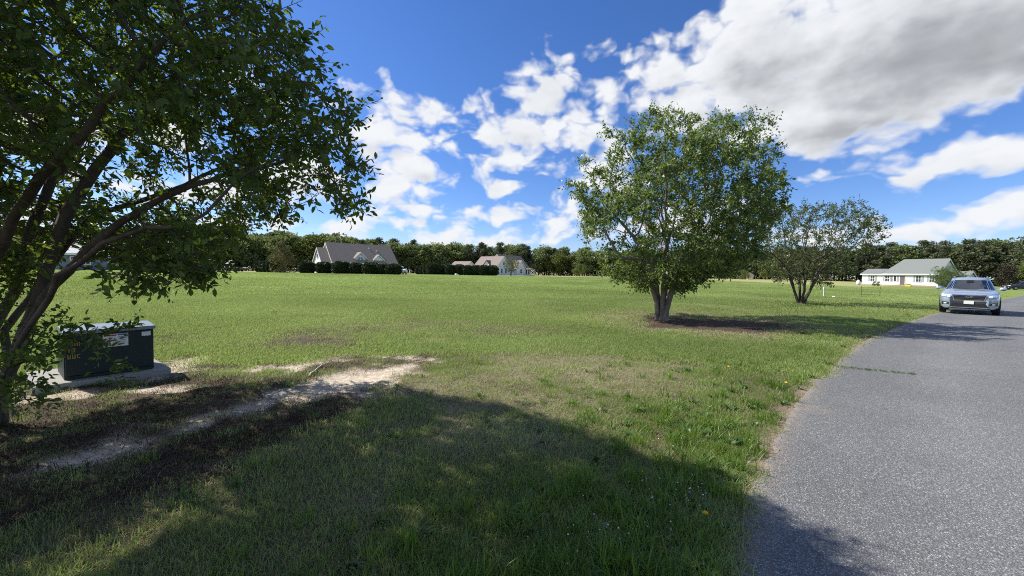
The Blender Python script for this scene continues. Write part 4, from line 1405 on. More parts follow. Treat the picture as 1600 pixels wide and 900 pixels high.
# --- tan-roofed house behind the second hedge
def house_tan():
    c = Vector((-7.1, 137, 0)); c.z = gz1(c.x, c.y)
    r = empty('house', c, R(-35))
    tag(r, 'two-winged pale house with tan and dark roofs behind the long hedge', 'house')
    wall_prism(MB(), -5, 5, 9.0, 2.7, 6.5).build('wall', M['shade_blue'], r)
    roof_slabs(r, -5, 5, 9.0, 2.7, 6.5, M['shingle_tan'])
    # dormer with a sunlit gable
    x, w, zpk, yf = .6, 2.3, 5.0, -4.0
    mb = MB(); mb.prism([(x - w / 2, 2.7), (x + w / 2, 2.7), (x + w / 2, zpk - w / 2 * 1.1), (x, zpk), (x - w / 2, zpk - w / 2 * 1.1)], yf, -1.0, lambda p, t: (p[0], t, p[1]))
    dm = mb.build('dormer', M['white'], r)
    for sx in (-1, 1):
        mb = MB(); e_ = w / 2 + .3
        vs = [Vector(q) for q in ((x, yf - .3, zpk + .02), (x, -.9, zpk + .02), (x + sx * e_, -.9, zpk - e_ * 1.1 + .02), (x + sx * e_, yf - .3, zpk - e_ * 1.1 + .02))]
        vs += [v + Vector((0, 0, .16)) for v in vs]
        mb.add(vs, [(0, 1, 2, 3), (4, 7, 6, 5), (0, 4, 5, 1), (1, 5, 6, 2), (2, 6, 7, 3), (3, 7, 4, 0)])
        mb.build('dormer_roof', M['shingle_red'], dm)
    window(r, 5.0, -1.2, .8, 1.0, 1.5, 1, 'x'); window(r, 5.0, 1.2, .8, 1.0, 1.5, 1, 'x'); window(r, 5.0, 0, 3.6, .8, 1.0, 1, 'x', grid=False)
    for x_ in (-3.2, 2.9): window(r, x_, -4.5, .8, 1.2, 1.4)
    # taller wing at right angles: ridge along local y
    Mw = Matrix.Translation((-1.7, 12.5, 0)) @ Matrix.Rotation(R(90), 4, 'Z')
    mb = MB(); wall_prism(mb, -7.5, 7.5, 9.6, 2.7, 7.6)
    mb.v = [tuple(Mw @ Vector(q)) for q in mb.v]
    mb.build('wing_wall', M['white'], r)
    roof_slabs(r, -7.5, 7.5, 9.6, 2.7, 7.6, M['shingle_brown'], M_=Mw)
    # cross gable facing right
    mb = MB(); mb.prism([(9.0, -.5), (14.6, -.5), (14.6, 2.8), (11.8, 5.5), (9.0, 2.8)], 1.5, 4.4, lambda p, t: (t, p[0], p[1])); mb.build('cross_gable', M['shade_blue'], r)
    roof_slabs(r, .6, 4.4, 5.6, 2.8, 5.5, M['shingle_brown'], cy=11.8)
    window(r, 4.4, 11.8, .9, 1.2, 1.4, 1, 'x')
    for yy in (16.0, 17.6, 19.2): window(r, 3.1, yy, .5, .8, 1.7, 1, 'x', grid=False)
    mb = MB(); mb.box(3.12, 5.4, 15.0, 20.0, -.5, .25); mb.build('porch_deck', M['concrete'], r)
    for yy in (15.1, 17.5, 19.9):
        mb = MB(); mb.box(5.1, 5.25, yy - .07, yy + .07, .25, 2.35); mb.build('porch_post', M['trim'], r)
    mb = MB(); mb.prism([(3.12, 2.62), (5.6, 2.36), (5.6, 2.5), (3.12, 2.85)], 14.8, 20.2, lambda p, t: (p[0], t, p[1])); mb.build('porch_roof', M['shingle_brown'], r)
house_tan()

def outbuilding():
    p = at(723, 128)
    r = empty('outbuilding', p, R(-30))
    tag(r, 'low outbuilding with a tan roof rising behind the middle of the long hedge', 'outbuilding')
    wall_prism(MB(), -3.2, 3.2, 5.5, 2.5, 4.3).build('wall', M['white'], r)
    roof_slabs(r, -3.2, 3.2, 5.5, 2.5, 4.3, M['shingle_tan'])
    mb = MB(); mb.box(-1.2, 1.2, -2.81, -2.75, 0, 2.1); mb.build('door', M['trim'], r)
outbuilding()

# --- white house at the right
def house_white():
    c = Vector((100, 110, 0)); c.z = gz1(108, 104) - .1
    ang = math.atan2(-.917, .4)
    r = empty('house', c, ang)
    tag(r, 'long low white house with a grey-green roof behind the parked car', 'house')
    # main body: x 4.9 .. 15.5, depth y 0 .. 10; lower wing x 0 .. 5
    mb = MB(); mb.prism([(0, -.8), (10, -.8), (10, 3.6), (0, 3.6)], 4.9, 15.5, lambda p, t: (t, p[0], p[1])); mb.build('wall', M['white'], r)
    roof_slabs(r, 4.9, 15.5, 10, 3.6, 7.2, M['shingle_grey'], cy=5.0, over=.5, hip=2.4)
    mb = MB(); mb.prism([(.25, -.8), (7.2, -.8), (7.2, 3.3), (3.7, 4.6), (.25, 3.3)], .0, 4.88, lambda p, t: (t, p[0], p[1])); mb.build('wing_wall', M['white'], r)
    roof_slabs(r, .0, 4.52, 6.9, 3.3, 4.6, M['shingle_grey'], cy=3.72, over=.4)
    # garage at the back right with its own gable
    mb = MB(); mb.prism([(10.05, -.8), (17, -.8), (17, 2.3), (13.5, 4.1), (10.05, 2.3)], 12.2, 17.0, lambda p, t: (t, p[0], p[1])); mb.build('garage_wall', M['shade_blue'], r)
    roof_slabs(r, 12.2, 17.0, 6.95, 2.3, 4.1, M['shingle_grey'], cy=13.52, over=.2)
    mb = MB(); mb.box(17.0, 17.05, 11.2, 15.8, -.2, 2.0); mb.build('garage_door', M['trim'], r)
    mb = MB(); mb.box(15.5, 15.54, .05, 9.95, -.7, 3.58); mb.prism([(.05, 3.61), (9.95, 3.61), (5, 7.15)], 15.3, 15.54, lambda p, t: (t, p[0], p[1])); mb.build('gable_wall', M['shade_blue'], r)  # shaded end of the white house, its shade in the siding tint
    window(r, 2.4, .25, 1.3, .9, 1.5, shutters=True)
    window(r, 5.7, 0, 1.3, .9, 1.5, shutters=True)
    window(r, 7.3, 0, 1.3, .5, 1.5, shutters=True, grid=False)
    door(r, 8.8, 0, .55, 1.0, 2.2)
    window(r, 11.9, 0, 1.3, .9, 1.5, shutters=True)
    window(r, 14.4, 0, 1.3, .9, 1.5, shutters=True)
    mb = MB(); mb.box(4.95, 15.45, -.06, -.005, -.8, .42); mb.build('foundation', M['brick'], r)
    mb = MB(); mb.box(.05, 4.8, .19, .245, -.8, .42); mb.build('wing_foundation', M['concrete'], r)
    mb = MB()
    for k in range(3): mb.box(7.7, 9.9, -.4 - .32 * (k + 1), -.4 - .32 * k - .003 if k else -.065, -.8, .5 - .26 * k - .003)
    mb.build('steps', M['brick'], r)
    # small yellow planter by the steps
    q = r.matrix_world
    w = Matrix.Translation(c) @ Matrix.Rotation(ang, 4, 'Z') @ Vector((10.6, -1.6, 0))
    pz = gz1(w.x, w.y)
    pb = empty('planter', (w.x, w.y, pz), ang); tag(pb, 'low yellow planter beside the steps of the white house', 'planter')
    mb = MB(); mb.prism([(-.5, 0), (.5, 0), (.6, .35), (-.6, .35)], -.3, .3, lambda p, t: (p[0], t, p[1])); mb.build('box', M['yellow_bright'], pb)
    rng = np.random.default_rng(3); n = 140
    so = rng.uniform(-1, 1, (n, 3)) * np.array([.5, .25, .1]) + np.array([0, 0, .42]); V, F, tone = leaf_cloud(so, rng.normal(size=(n, 3)) + np.array([0, 0, .8]), .16, rng, two_tri=True)
    mesh_obj('flowers', V, F, M['leaf_bright'], pb, attr={'tone': ('FACE', tone)})['kind'] = 'stuff'
house_white()

def house_blue():
    p = at(212, 71)
    r = empty('house', p, R(26))
    tag(r, 'slate blue house with white windows seen through the near tree', 'house')
    wall_prism(MB(), -9, 9, 8.5, 2.9, 6.2).build('wall', M['bluesiding'], r)
    roof_slabs(r, -9, 9, 8.5, 2.9, 6.2, M['canopy'])
    for x in (-6.2, -4.9, 4.6, 5.8): window(r, x, -4.25, .95, 1.0, 1.25)
    window(r, -1.5, -4.25, .95, 1.1, 1.25)
    door(r, 1.6, -4.25, .15)
    mb = MB(); mb.prism([(-2.4, 2.6), (2.4, 2.6), (0, 4.9)], -4.9, -1.2, lambda q, t: (1.6 + q[0], t, q[1])); mb.build('porch_gable', M['white'], r)
    roof_slabs(r, -4.9, -1.6, 4.8, 2.6, 4.9, M['canopy'], cy=-1.6, M_=Matrix.Rotation(R(90), 4, 'Z'))
    for x in (-.6, 3.8):
        mb = MB(); mb.box(x - .08, x + .08, -4.85, -4.69, -.3, 2.55); mb.build('porch_post', M['trim'], r)
house_blue()

# --- canopy and trailer beyond the left lawn
def canopy():
    p = at(355, 108)
    r = empty('garden_canopy', p, R(8)); tag(r, 'small grey-roofed garden canopy on thin posts left of the clipped row', 'canopy')
    for x in (-1.05, 1.05):
        for y in (-.8, .8):
            mb = MB(); mb.box(x - .05, x + .05, y - .05, y + .05, -.1, 2.05); mb.build('post', M['trim'], r)
    for sg in (-1, 1):
        mb = MB(); mb.prism([(0, 3.05), (0, 3.12), (sg * 1.15, 2.07), (sg * 1.15, 2.0)], -1.35, 1.35, lambda q, t: (t, q[0], q[1])); mb.build('roof', M['canopy'], r)
    mb = MB(); mb.box(-.9, .9, -.3, .3, .35, .45); mb.box(-.9, .9, .25, .32, .45, .95); mb.build('bench', M['metal_dark'], r)
canopy()
def trailer():
    p = at(377, 100)
    r = empty('utility_trailer', p, R(12)); tag(r, 'dark open trailer with rolled white canvas on the far left lawn', 'trailer')
    mb = MB(); mb.box(-1.6, 1.3, -.75, .75, .48, .58); mb.box(-1.6, 1.3, -.75, -.70, .58, .85); mb.box(-1.6, 1.3, .70, .75, .58, .85); mb.box(-1.6, -1.55, -.69, .69, .58, .85); mb.build('bed', M['metal_dark'], r)
    mb = MB(); mb.tube([(1.3, 0, .53), (2.3, 0, .5), (2.32, 0, .1)], .05); mb.build('drawbar', M['metal_dark'], r)
    for sg in (-1, 1):
        mb = MB(); mb.tube([(-.2, sg * .80, .33), (-.2, sg * .98, .33)], .33, 16); mb.build('wheel', M['rubber'], r)
    for x0, x1 in ((-1.5, -.2), (.05, 1.25)):
        mb = MB(); mb.tube([(x0, -.3, .98), (x1, -.3, .98)], .17, 10)
        o = mb.build('canvas_roll', M['tarp'], None)
        o.location = r.location; o.rotation_euler = r.rotation_euler
        tag(o, ('rolled white canvas at the left end of the dark trailer' if x0 < -1 else 'rolled white canvas at the right end of the dark trailer'), 'canvas roll', 'canvas rolls on the trailer')
trailer()
def shed():
    p = at(1171.5, 131)
    r = empty('shed', p, R(-20)); tag(r, 'narrow cream shed between bushes at the wood edge', 'shed')
    mb = MB(); mb.prism([(-.85, -.3), (.85, -.3), (.85, 1.75), (0, 2.25), (-.85, 1.75)], -.9, .9, lambda q, t: (q[0], t, q[1])); mb.build('wall', M['cream'], r)
    for sg in (-1, 1):
        mb = MB(); mb.prism([(0, 2.27), (0, 2.4), (sg * 1.05, 1.78), (sg * 1.05, 1.65)], -1.05, 1.05, lambda q, t: (q[0], t, q[1])); mb.build('roof', M['shingle_red'], r)
    mb = MB(); mb.box(-.4, .4, -.94, -.9, -.1, 1.6); mb.build('door', M['cream'], r)
shed()
def tank():
    p = at(1341, 99)
    r = empty('gas_tank', p); tag(r, 'white upright gas tank at the left corner of the white house', 'tank')
    mb = MB(); mb.tube([(0, 0, .0), (0, 0, .12)], .42, 14); mb.build('base', M['concrete'], r)
    mb = MB(); mb.tube([(0, 0, .12), (0, 0, .25), (0, 0, .9), (0, 0, 1.1), (0, 0, 1.2)], [.30, .42, .42, .30, .10], 18); mb.build('body', M['white'], r, True)
    mb = MB(); mb.tube([(0, 0, 1.19), (0, 0, 1.32)], .11, 10); mb.build('valve_cap', M['trim'], r)
tank()
def stone(px, Y, s, lab):
    rng = np.random.default_rng(int(px))
    bm = bmesh.new(); bmesh.ops.create_icosphere(bm, subdivisions=2, radius=s)
    for v in bm.verts: v.co = Vector((v.co.x * 1.2, v.co.y, v.co.z * .75)) * (1 + .18 * rng.normal())
    me = bpy.data.meshes.new('stone'); bm.to_mesh(me); bm.free(); me.materials.append(M['stone'])
    o = bpy.data.objects.new('stone', me); COL.objects.link(o); p = at(px, Y); o.location = (p.x, p.y, p.z + s * .35)
    tag(o, lab, 'stone', 'pale stones on the far lawn')
stone(713.5, 93, .38, 'white stone on the grass at the foot of the long hedge')
stone(1303, 34, .11, 'small white stone on the lawn right of the pale marker post')

# ------------------------------------------------------------------ car
def catmull(xs, ys, q):
    xs = np.array(xs, float); ys = np.array(ys, float)
    m = np.gradient(ys, xs)
    i = np.clip(np.searchsorted(xs, q) - 1, 0, len(xs) - 2)
    h = xs[i + 1] - xs[i]; t = (q - xs[i]) / h
    return (2 * t**3 - 3 * t**2 + 1) * ys[i] + (t**3 - 2 * t**2 + t) * h * m[i] + (-2 * t**3 + 3 * t**2) * ys[i + 1] + (t**3 - t**2) * h * m[i + 1]

def make_car(label, paint):
    r = empty('parked_car')
    tag(r, label, 'car')
    # lower body: cross-sections from the nose (x = 2.5) to the tail (x = -2.5)
    X = [-2.50, -2.42, -2.2, -1.5, -.5, .5, 1.0, 1.5, 1.9, 2.15, 2.32, 2.43, 2.50]
    Wd = [.70, .84, .91, .955, .965, .965, .965, .955, .94, .915, .865, .78, .60]
    ZB = [.42, .34, .28, .25, .24, .24, .25, .26, .27, .27, .26, .27, .30]
    ZT = [1.02, 1.12, 1.16, 1.17, 1.16, 1.15, 1.15, 1.13, 1.09, 1.045, 1.00, .965, .91]
    q = np.concatenate([np.linspace(-2.5, -2.2, 7), np.linspace(-2.1, 1.9, 26), np.linspace(1.95, 2.5, 16)])
    w_, zb, zt = catmull(X, Wd, q), catmull(X, ZB, q), catmull(X, ZT, q)
    prof = [(0, 0), (.70, 0), (.88, .015), (.955, .10), (.985, .30), (.985, .42), (1.0, .60), (.985, .76), (.955, .865), (.90, .935), (.80, .975), (.55, 1.01), (.25, 1.035), (0, 1.04)]
    ys = np.array([p[0] for p in prof]); zs = np.array([p[1] for p in prof])
    u = np.linspace(0, len(prof) - 1, 40)
    yy = np.interp(u, range(len(prof)), ys); zz = np.interp(u, range(len(prof)), zs)
    ring = [(1, a, b) for a, b in zip(yy, zz)] + [(-1, a, b) for a, b in zip(yy[-2:0:-1], zz[-2:0:-1])]
    V = []
    for i in range(len(q)):
        for s, a, b in ring:
            V.append((q[i], s * a * w_[i], zb[i] + b * (zt[i] - zb[i])))
    n = len(ring)
    F = [(i * n + k, i * n + (k + 1) % n, (i + 1) * n + (k + 1) % n, (i + 1) * n + k) for i in range(len(q) - 1) for k in range(n)]
    F += [tuple(range(n)), tuple((len(q) - 1) * n + k for k in range(n - 1, -1, -1))]
    body = mesh_obj('body', V, F, paint, r, smooth_=True)
    # cabin
    HB = [(1.14, 1.02), (1.10, 1.0)]
    rows = []
    K = 44
    for f in np.linspace(0, 1, 9):
        z = 1.08 + f * .60
        xf = 1.28 - 1.05 * f ** .92; xr = -2.36 + .42 * f ** 1.2
        hw = .875 - .235 * f
        row = []
        for k in range(K):
            a = 2 * math.pi * k / K
            c, s = math.cos(a), math.sin(a)
            ex = .38
            x = (xf + xr) / 2 + (xf - xr) / 2 * math.copysign(abs(c) ** ex, c)
            y = hw * math.copysign(abs(s) ** ex, s)
            x -= .10 * (abs(y) / hw) ** 2 * (1 if c > 0 else 0)
            row.append((x, y, z))
        rows.append(row)
    for g, dz in ((.985, .035), (.9, .06), (.7, .085), (.4, .10)):
        cx = sum(p[0] for p in rows[8]) / K
        rows.append([(cx + (p[0] - cx) * g, p[1] * g, 1.68 + dz) for p in rows[8]])
    V = [p for row in rows for p in row]
    F = [(i * K + k, i * K + (k + 1) % K, (i + 1) * K + (k + 1) % K, (i + 1) * K + k) for i in range(len(rows) - 1) for k in range(K)]
    F += [tuple((len(rows) - 1) * K + k for k in range(K))]
    cabin = mesh_obj('cabin', V, F, paint, r, smooth_=True)
    def tree_of(o):
        me = o.data
        return BVHTree.FromPolygons([v.co.copy() for v in me.vertices], [tuple(p.vertices) for p in me.polygons])
    tb, tcb = tree_of(body), tree_of(cabin)
    def patch(name, mat, tree, corners, direction, off=.012, nu=10, nv=5, parent=None, thick=.02):
        """a panel laid on the body: bilinear quad of points projected along a direction, with thickness"""
        A, B, C, D = [Vector(c) for c in corners]
        d = Vector(direction).normalized()
        V, ok = [], True
        for j in range(nv + 1):
            for i in range(nu + 1):
                a = A.lerp(B, i / nu); b = D.lerp(C, i / nu); p = a.lerp(b, j / nv)
                h = tree.ray_cast(p - d * 3, d)
                V.append((h[0] if h[0] is not None else p))
        top = [v - d * off for v in V]; bot = [v + d * thick for v in V]
        nn = len(V)
        allv = top + bot
        F = []
        for j in range(nv):
            for i in range(nu):
                k = j * (nu + 1) + i
                F.append((k, k + 1, k + nu + 2, k + nu + 1))
        edge = [i for i in range(nu + 1)] + [j * (nu + 1) + nu for j in range(1, nv + 1)] + [nv * (nu + 1) + i for i in range(nu - 1, -1, -1)] + [j * (nu + 1) for j in range(nv - 1, 0, -1)]
        for a, b in zip(edge, edge[1:] + edge[:1]): F.append((a, b, b + nn, a + nn))
        o = mesh_obj(name, allv, F, mat, parent or r, smooth_=False)
        bm = bmesh.new(); bm.from_mesh(o.data); bmesh.ops.recalc_face_normals(bm, faces=bm.faces[:]); bm.to_mesh(o.data); bm.free()
        return o
    fr = (-1, 0, 0)
    P = lambda y, z: (3, y, z)
    # nose: grille, surround, intake, lamps, plate
    sur = patch('grille_surround', M['chrome'], tb, [P(-.475, .665), P(.475, .665), P(.535, .935), P(-.535, .935)], fr, .010, 16, 6)
    gr = patch('grille', M['black'], tb, [P(-.455, .685), P(.455, .685), P(.515, .915), P(-.515, .915)], fr, .022, 16, 6)
    for zc in (.735, .80, .865):
        hw = .455 + (zc - .685) / .23 * .06 - .03
        patch('grille_bar', M['metal_dark'], tb, [P(-hw, zc - .014), P(hw, zc - .014), P(hw, zc + .014), P(-hw, zc + .014)], fr, .034, 14, 2, gr)
    # oval emblem with its six-star cluster kept as small raised dots
    mb = MB()
    for k in range(20):
        a, b = 2 * math.pi * k / 20, 2 * math.pi * (k + 1) / 20
        mb.prism([(.105 * math.cos(a), .050 * math.sin(a)), (.105 * math.cos(b), .050 * math.sin(b)), (.088 * math.cos(b), .038 * math.sin(b)), (.088 * math.cos(a), .038 * math.sin(a))], 2.515, 2.545, lambda p, t: (t, p[0], .845 + p[1]))
    for y, z, s in [(.045, .010, .016), (-.01, .014, .009), (-.035, .004, .009), (-.055, -.008, .009), (-.005, -.012, .009), (.02, -.016, .009)]:
        mb.prism([(y + s * (1 if k % 2 == 0 else .45) * math.cos(k * math.pi / 4), z + s * (1 if k % 2 == 0 else .45) * math.sin(k * math.pi / 4)) for k in range(8)], 2.52, 2.54, lambda p, t: (t, p[0], .845 + p[1]))
    mb.build('emblem', M['chrome'], r)
    for sg in (-1, 1):
        hl = patch('headlight', M['lamp'], tb, [P(sg * .585, .80), P(sg * .875, .84), P(sg * .865, .955), P(sg * .60, .90)], fr, .014, 8, 4)
        patch('lamp_housing', M['black'], tb, [P(sg * .575, .785), P(sg * .885, .825), P(sg * .875, .84), P(sg * .575, .80)], fr, .018, 8, 2, hl)
        patch('lamp_core', M['chrome'], tb, [P(sg * .70, .835), P(sg * .78, .845), P(sg * .775, .91), P(sg * .70, .895)], fr, .022, 3, 3, hl)
        fg = patch('fog_lamp_recess', M['black'], tb, [P(sg * .62, .47), P(sg * .86, .44), P(sg * .87, .60), P(sg * .66, .575)], fr, .012, 6, 4)
        patch('fog_lamp', M['lamp'], tb, [P(sg * .70, .485), P(sg * .79, .478), P(sg * .79, .53), P(sg * .70, .53)], fr, .02, 3, 2, fg)
        patch('fog_lamp_bar', M['chrome'], tb, [P(sg * .64, .545), P(sg * .84, .55), P(sg * .84, .565), P(sg * .64, .558)], fr, .022, 4, 1, fg)
    it = patch('intake', M['black'], tb, [P(-.60, .36), P(.60, .36), P(.50, .52), P(-.50, .52)], fr, .010, 14, 4)
    patch('bumper_bar', M['metal_dark'], tb, [P(-.50, .53), P(.50, .53), P(.52, .635), P(-.52, .635)], fr, .010, 14, 3)
    patch('skid_plate', M['alloy'], tb, [P(-.62, .315), P(.62, .315), P(.60, .345), P(-.60, .345)], fr, .016, 14, 2)
    patch('chin', M['black'], tb, [P(-.66, .262), P(.66, .262), P(.64, .312), P(-.64, .312)], fr, .012, 14, 2)
    mb = MB(); mb.box(2.515, 2.535, -.155, .155, .50, .655); mb.build('licence_plate', M['plate'], r)
    # glass
    patch('windshield', M['car_glass'], tcb, [P(-.735, 1.19), P(.735, 1.19), P(.565, 1.64), P(-.565, 1.64)], fr, .006, 16, 8, thick=.03)
    patch('rear_window', M['car_glass'], tcb, [(-4, -.66, 1.22), (-4, .66, 1.22), (-4, .54, 1.60), (-4, -.54, 1.60)], (1, 0, 0), .006, 12, 6, thick=.03)
    for sg in (-1, 1):
        dy = (0, -sg, 0)
        for x0, x1, t0, t1 in ((.92, -.14, .20, -.16), (-.24, -1.22, -.26, -1.20), (-1.32, -2.02, -1.30, -1.86)):
            patch('side_window', M['car_glass'], tcb, [(x0, sg * 3, 1.17), (x1, sg * 3, 1.17), (t1, sg * 3, 1.60), (t0, sg * 3, 1.60)], dy, .006, 8, 5, thick=.03)
        # doors' sills and wheel arches
        patch('sill', M['black'], tb, [(1.02, sg * 3, .30), (-1.02, sg * 3, .30), (-1.02, sg * 3, .42), (1.02, sg * 3, .42)], dy, .012, 10, 2)
        for xc in (1.46, -1.42):
            mb = MB(); n = 18
            for k in range(n):
                a, b = -.12 + (math.pi + .24) * k / n, -.12 + (math.pi + .24) * (k + 1) / n
                mb.prism([(xc + .40 * math.cos(a), .38 + .40 * math.sin(a)), (xc + .475 * math.cos(a), .38 + .475 * math.sin(a)), (xc + .475 * math.cos(b), .38 + .475 * math.sin(b)), (xc + .40 * math.cos(b), .38 + .40 * math.sin(b))], sg * .86, sg * .966, lambda p, t: (p[0], t, p[1]))
            mb.build('wheel_arch', M['black'], r)
            wh = MB(); wh.tube([(xc, sg * .72, .365), (xc, sg * .74, .365), (xc, sg * .94, .365), (xc, sg * .955, .365)], [.33, .365, .365, .335], 28)
            wo_ = wh.build('wheel', M['rubber'], r)
            rm = MB()
            for k in range(10):
                a = 2 * math.pi * k / 10
                rm.prism([(.05, -.02), (.24, -.032), (.24, .032), (.05, .02)], sg * .950, sg * .964, lambda p, t, a=a: (xc + p[0] * math.cos(a) - p[1] * math.sin(a), t, .365 + p[0] * math.sin(a) + p[1] * math.cos(a)))
            rm.tube([(xc, sg * .950, .365), (xc, sg * .968, .365)], .06, 12)
            rm.build('rim', M['alloy'], wo_)
        # mirrors
        mb = MB()
        mb.tube([(.86, sg * .86, 1.20), (.86, sg * .93, 1.215), (.86, sg * .955, 1.22), (.86, sg * 1.10, 1.225), (.86, sg * 1.135, 1.22)], [.025, .03, .082, .085, .05], 12)
        mi = mb.build('mirror', paint, r, True)
        mb = MB(); mb.box(.765, .78, sg * .96 if sg > 0 else -1.1, 1.1 if sg > 0 else -.96, 1.17, 1.28); mb.build('mirror_glass', M['car_glass'], mi)
        # roof rails
        mb = MB(); mb.tube([(.10, sg * .55, 1.735), (-.05, sg * .555, 1.80), (-.8, sg * .56, 1.825), (-1.6, sg * .55, 1.81), (-1.80, sg * .54, 1.74)], .02, 6); mb.build('roof_rail', M['alloy'], r)
        for (y0, y1) in ((.28, .30),):
            patch('tail_light', M['label_red'], tb, [(-4, sg * .62, .86), (-4, sg * .86, .86), (-4, sg * .86, 1.04), (-4, sg * .62, 1.02)], (1, 0, 0), .012, 5, 3)
        patch('door_handle', M['chrome'], tb, [(.05, sg * 3, 1.0), (-.13, sg * 3, 1.0), (-.13, sg * 3, 1.03), (.05, sg * 3, 1.03)], dy, .03, 3, 1)
    # inside seen through the glass edge: visor strip and mirror
    mb = MB(); mb.box(.42, .46, -.12, .12, 1.575, 1.635); mb.build('inner_mirror', M['black'], r)
    patch('wiper', M['black'], tcb, [P(-.55, 1.195), P(.10, 1.185), P(.10, 1.197), P(-.55, 1.207)], fr, .016, 8, 1)
    patch('wiper', M['black'], tcb, [P(.08, 1.190), P(.62, 1.20), P(.62, 1.212), P(.08, 1.202)], fr, .016, 8, 1)
    return r
car = make_car('silver-blue sport utility car coming up the road at the right, facing the viewer', M['paint_silver'])
_cx, _cy = 23.55, 19.75
car.location = (_cx, _cy, .035); car.rotation_euler = (0, 0, math.atan2(-.64, -.77))
def recolour(src, paint, label):
    c = copy_tree(src)
    for ch in c.children:
        if ch.name.split('.')[0] in ('body', 'cabin', 'mirror'):
            ch.data = ch.data.copy(); ch.data.materials[0] = paint
    tag(c, label, 'car')
    return c
wc = recolour(car, M['paint_white'], 'white car half hidden behind the right end of the clipped shrubs')
p = at(626, 84); place(wc, p, R(-62))
bc = recolour(car, M['paint_black'], 'dark car at the right edge of the picture beyond the road')
p = at(1596, 80); place(bc, p, R(160))

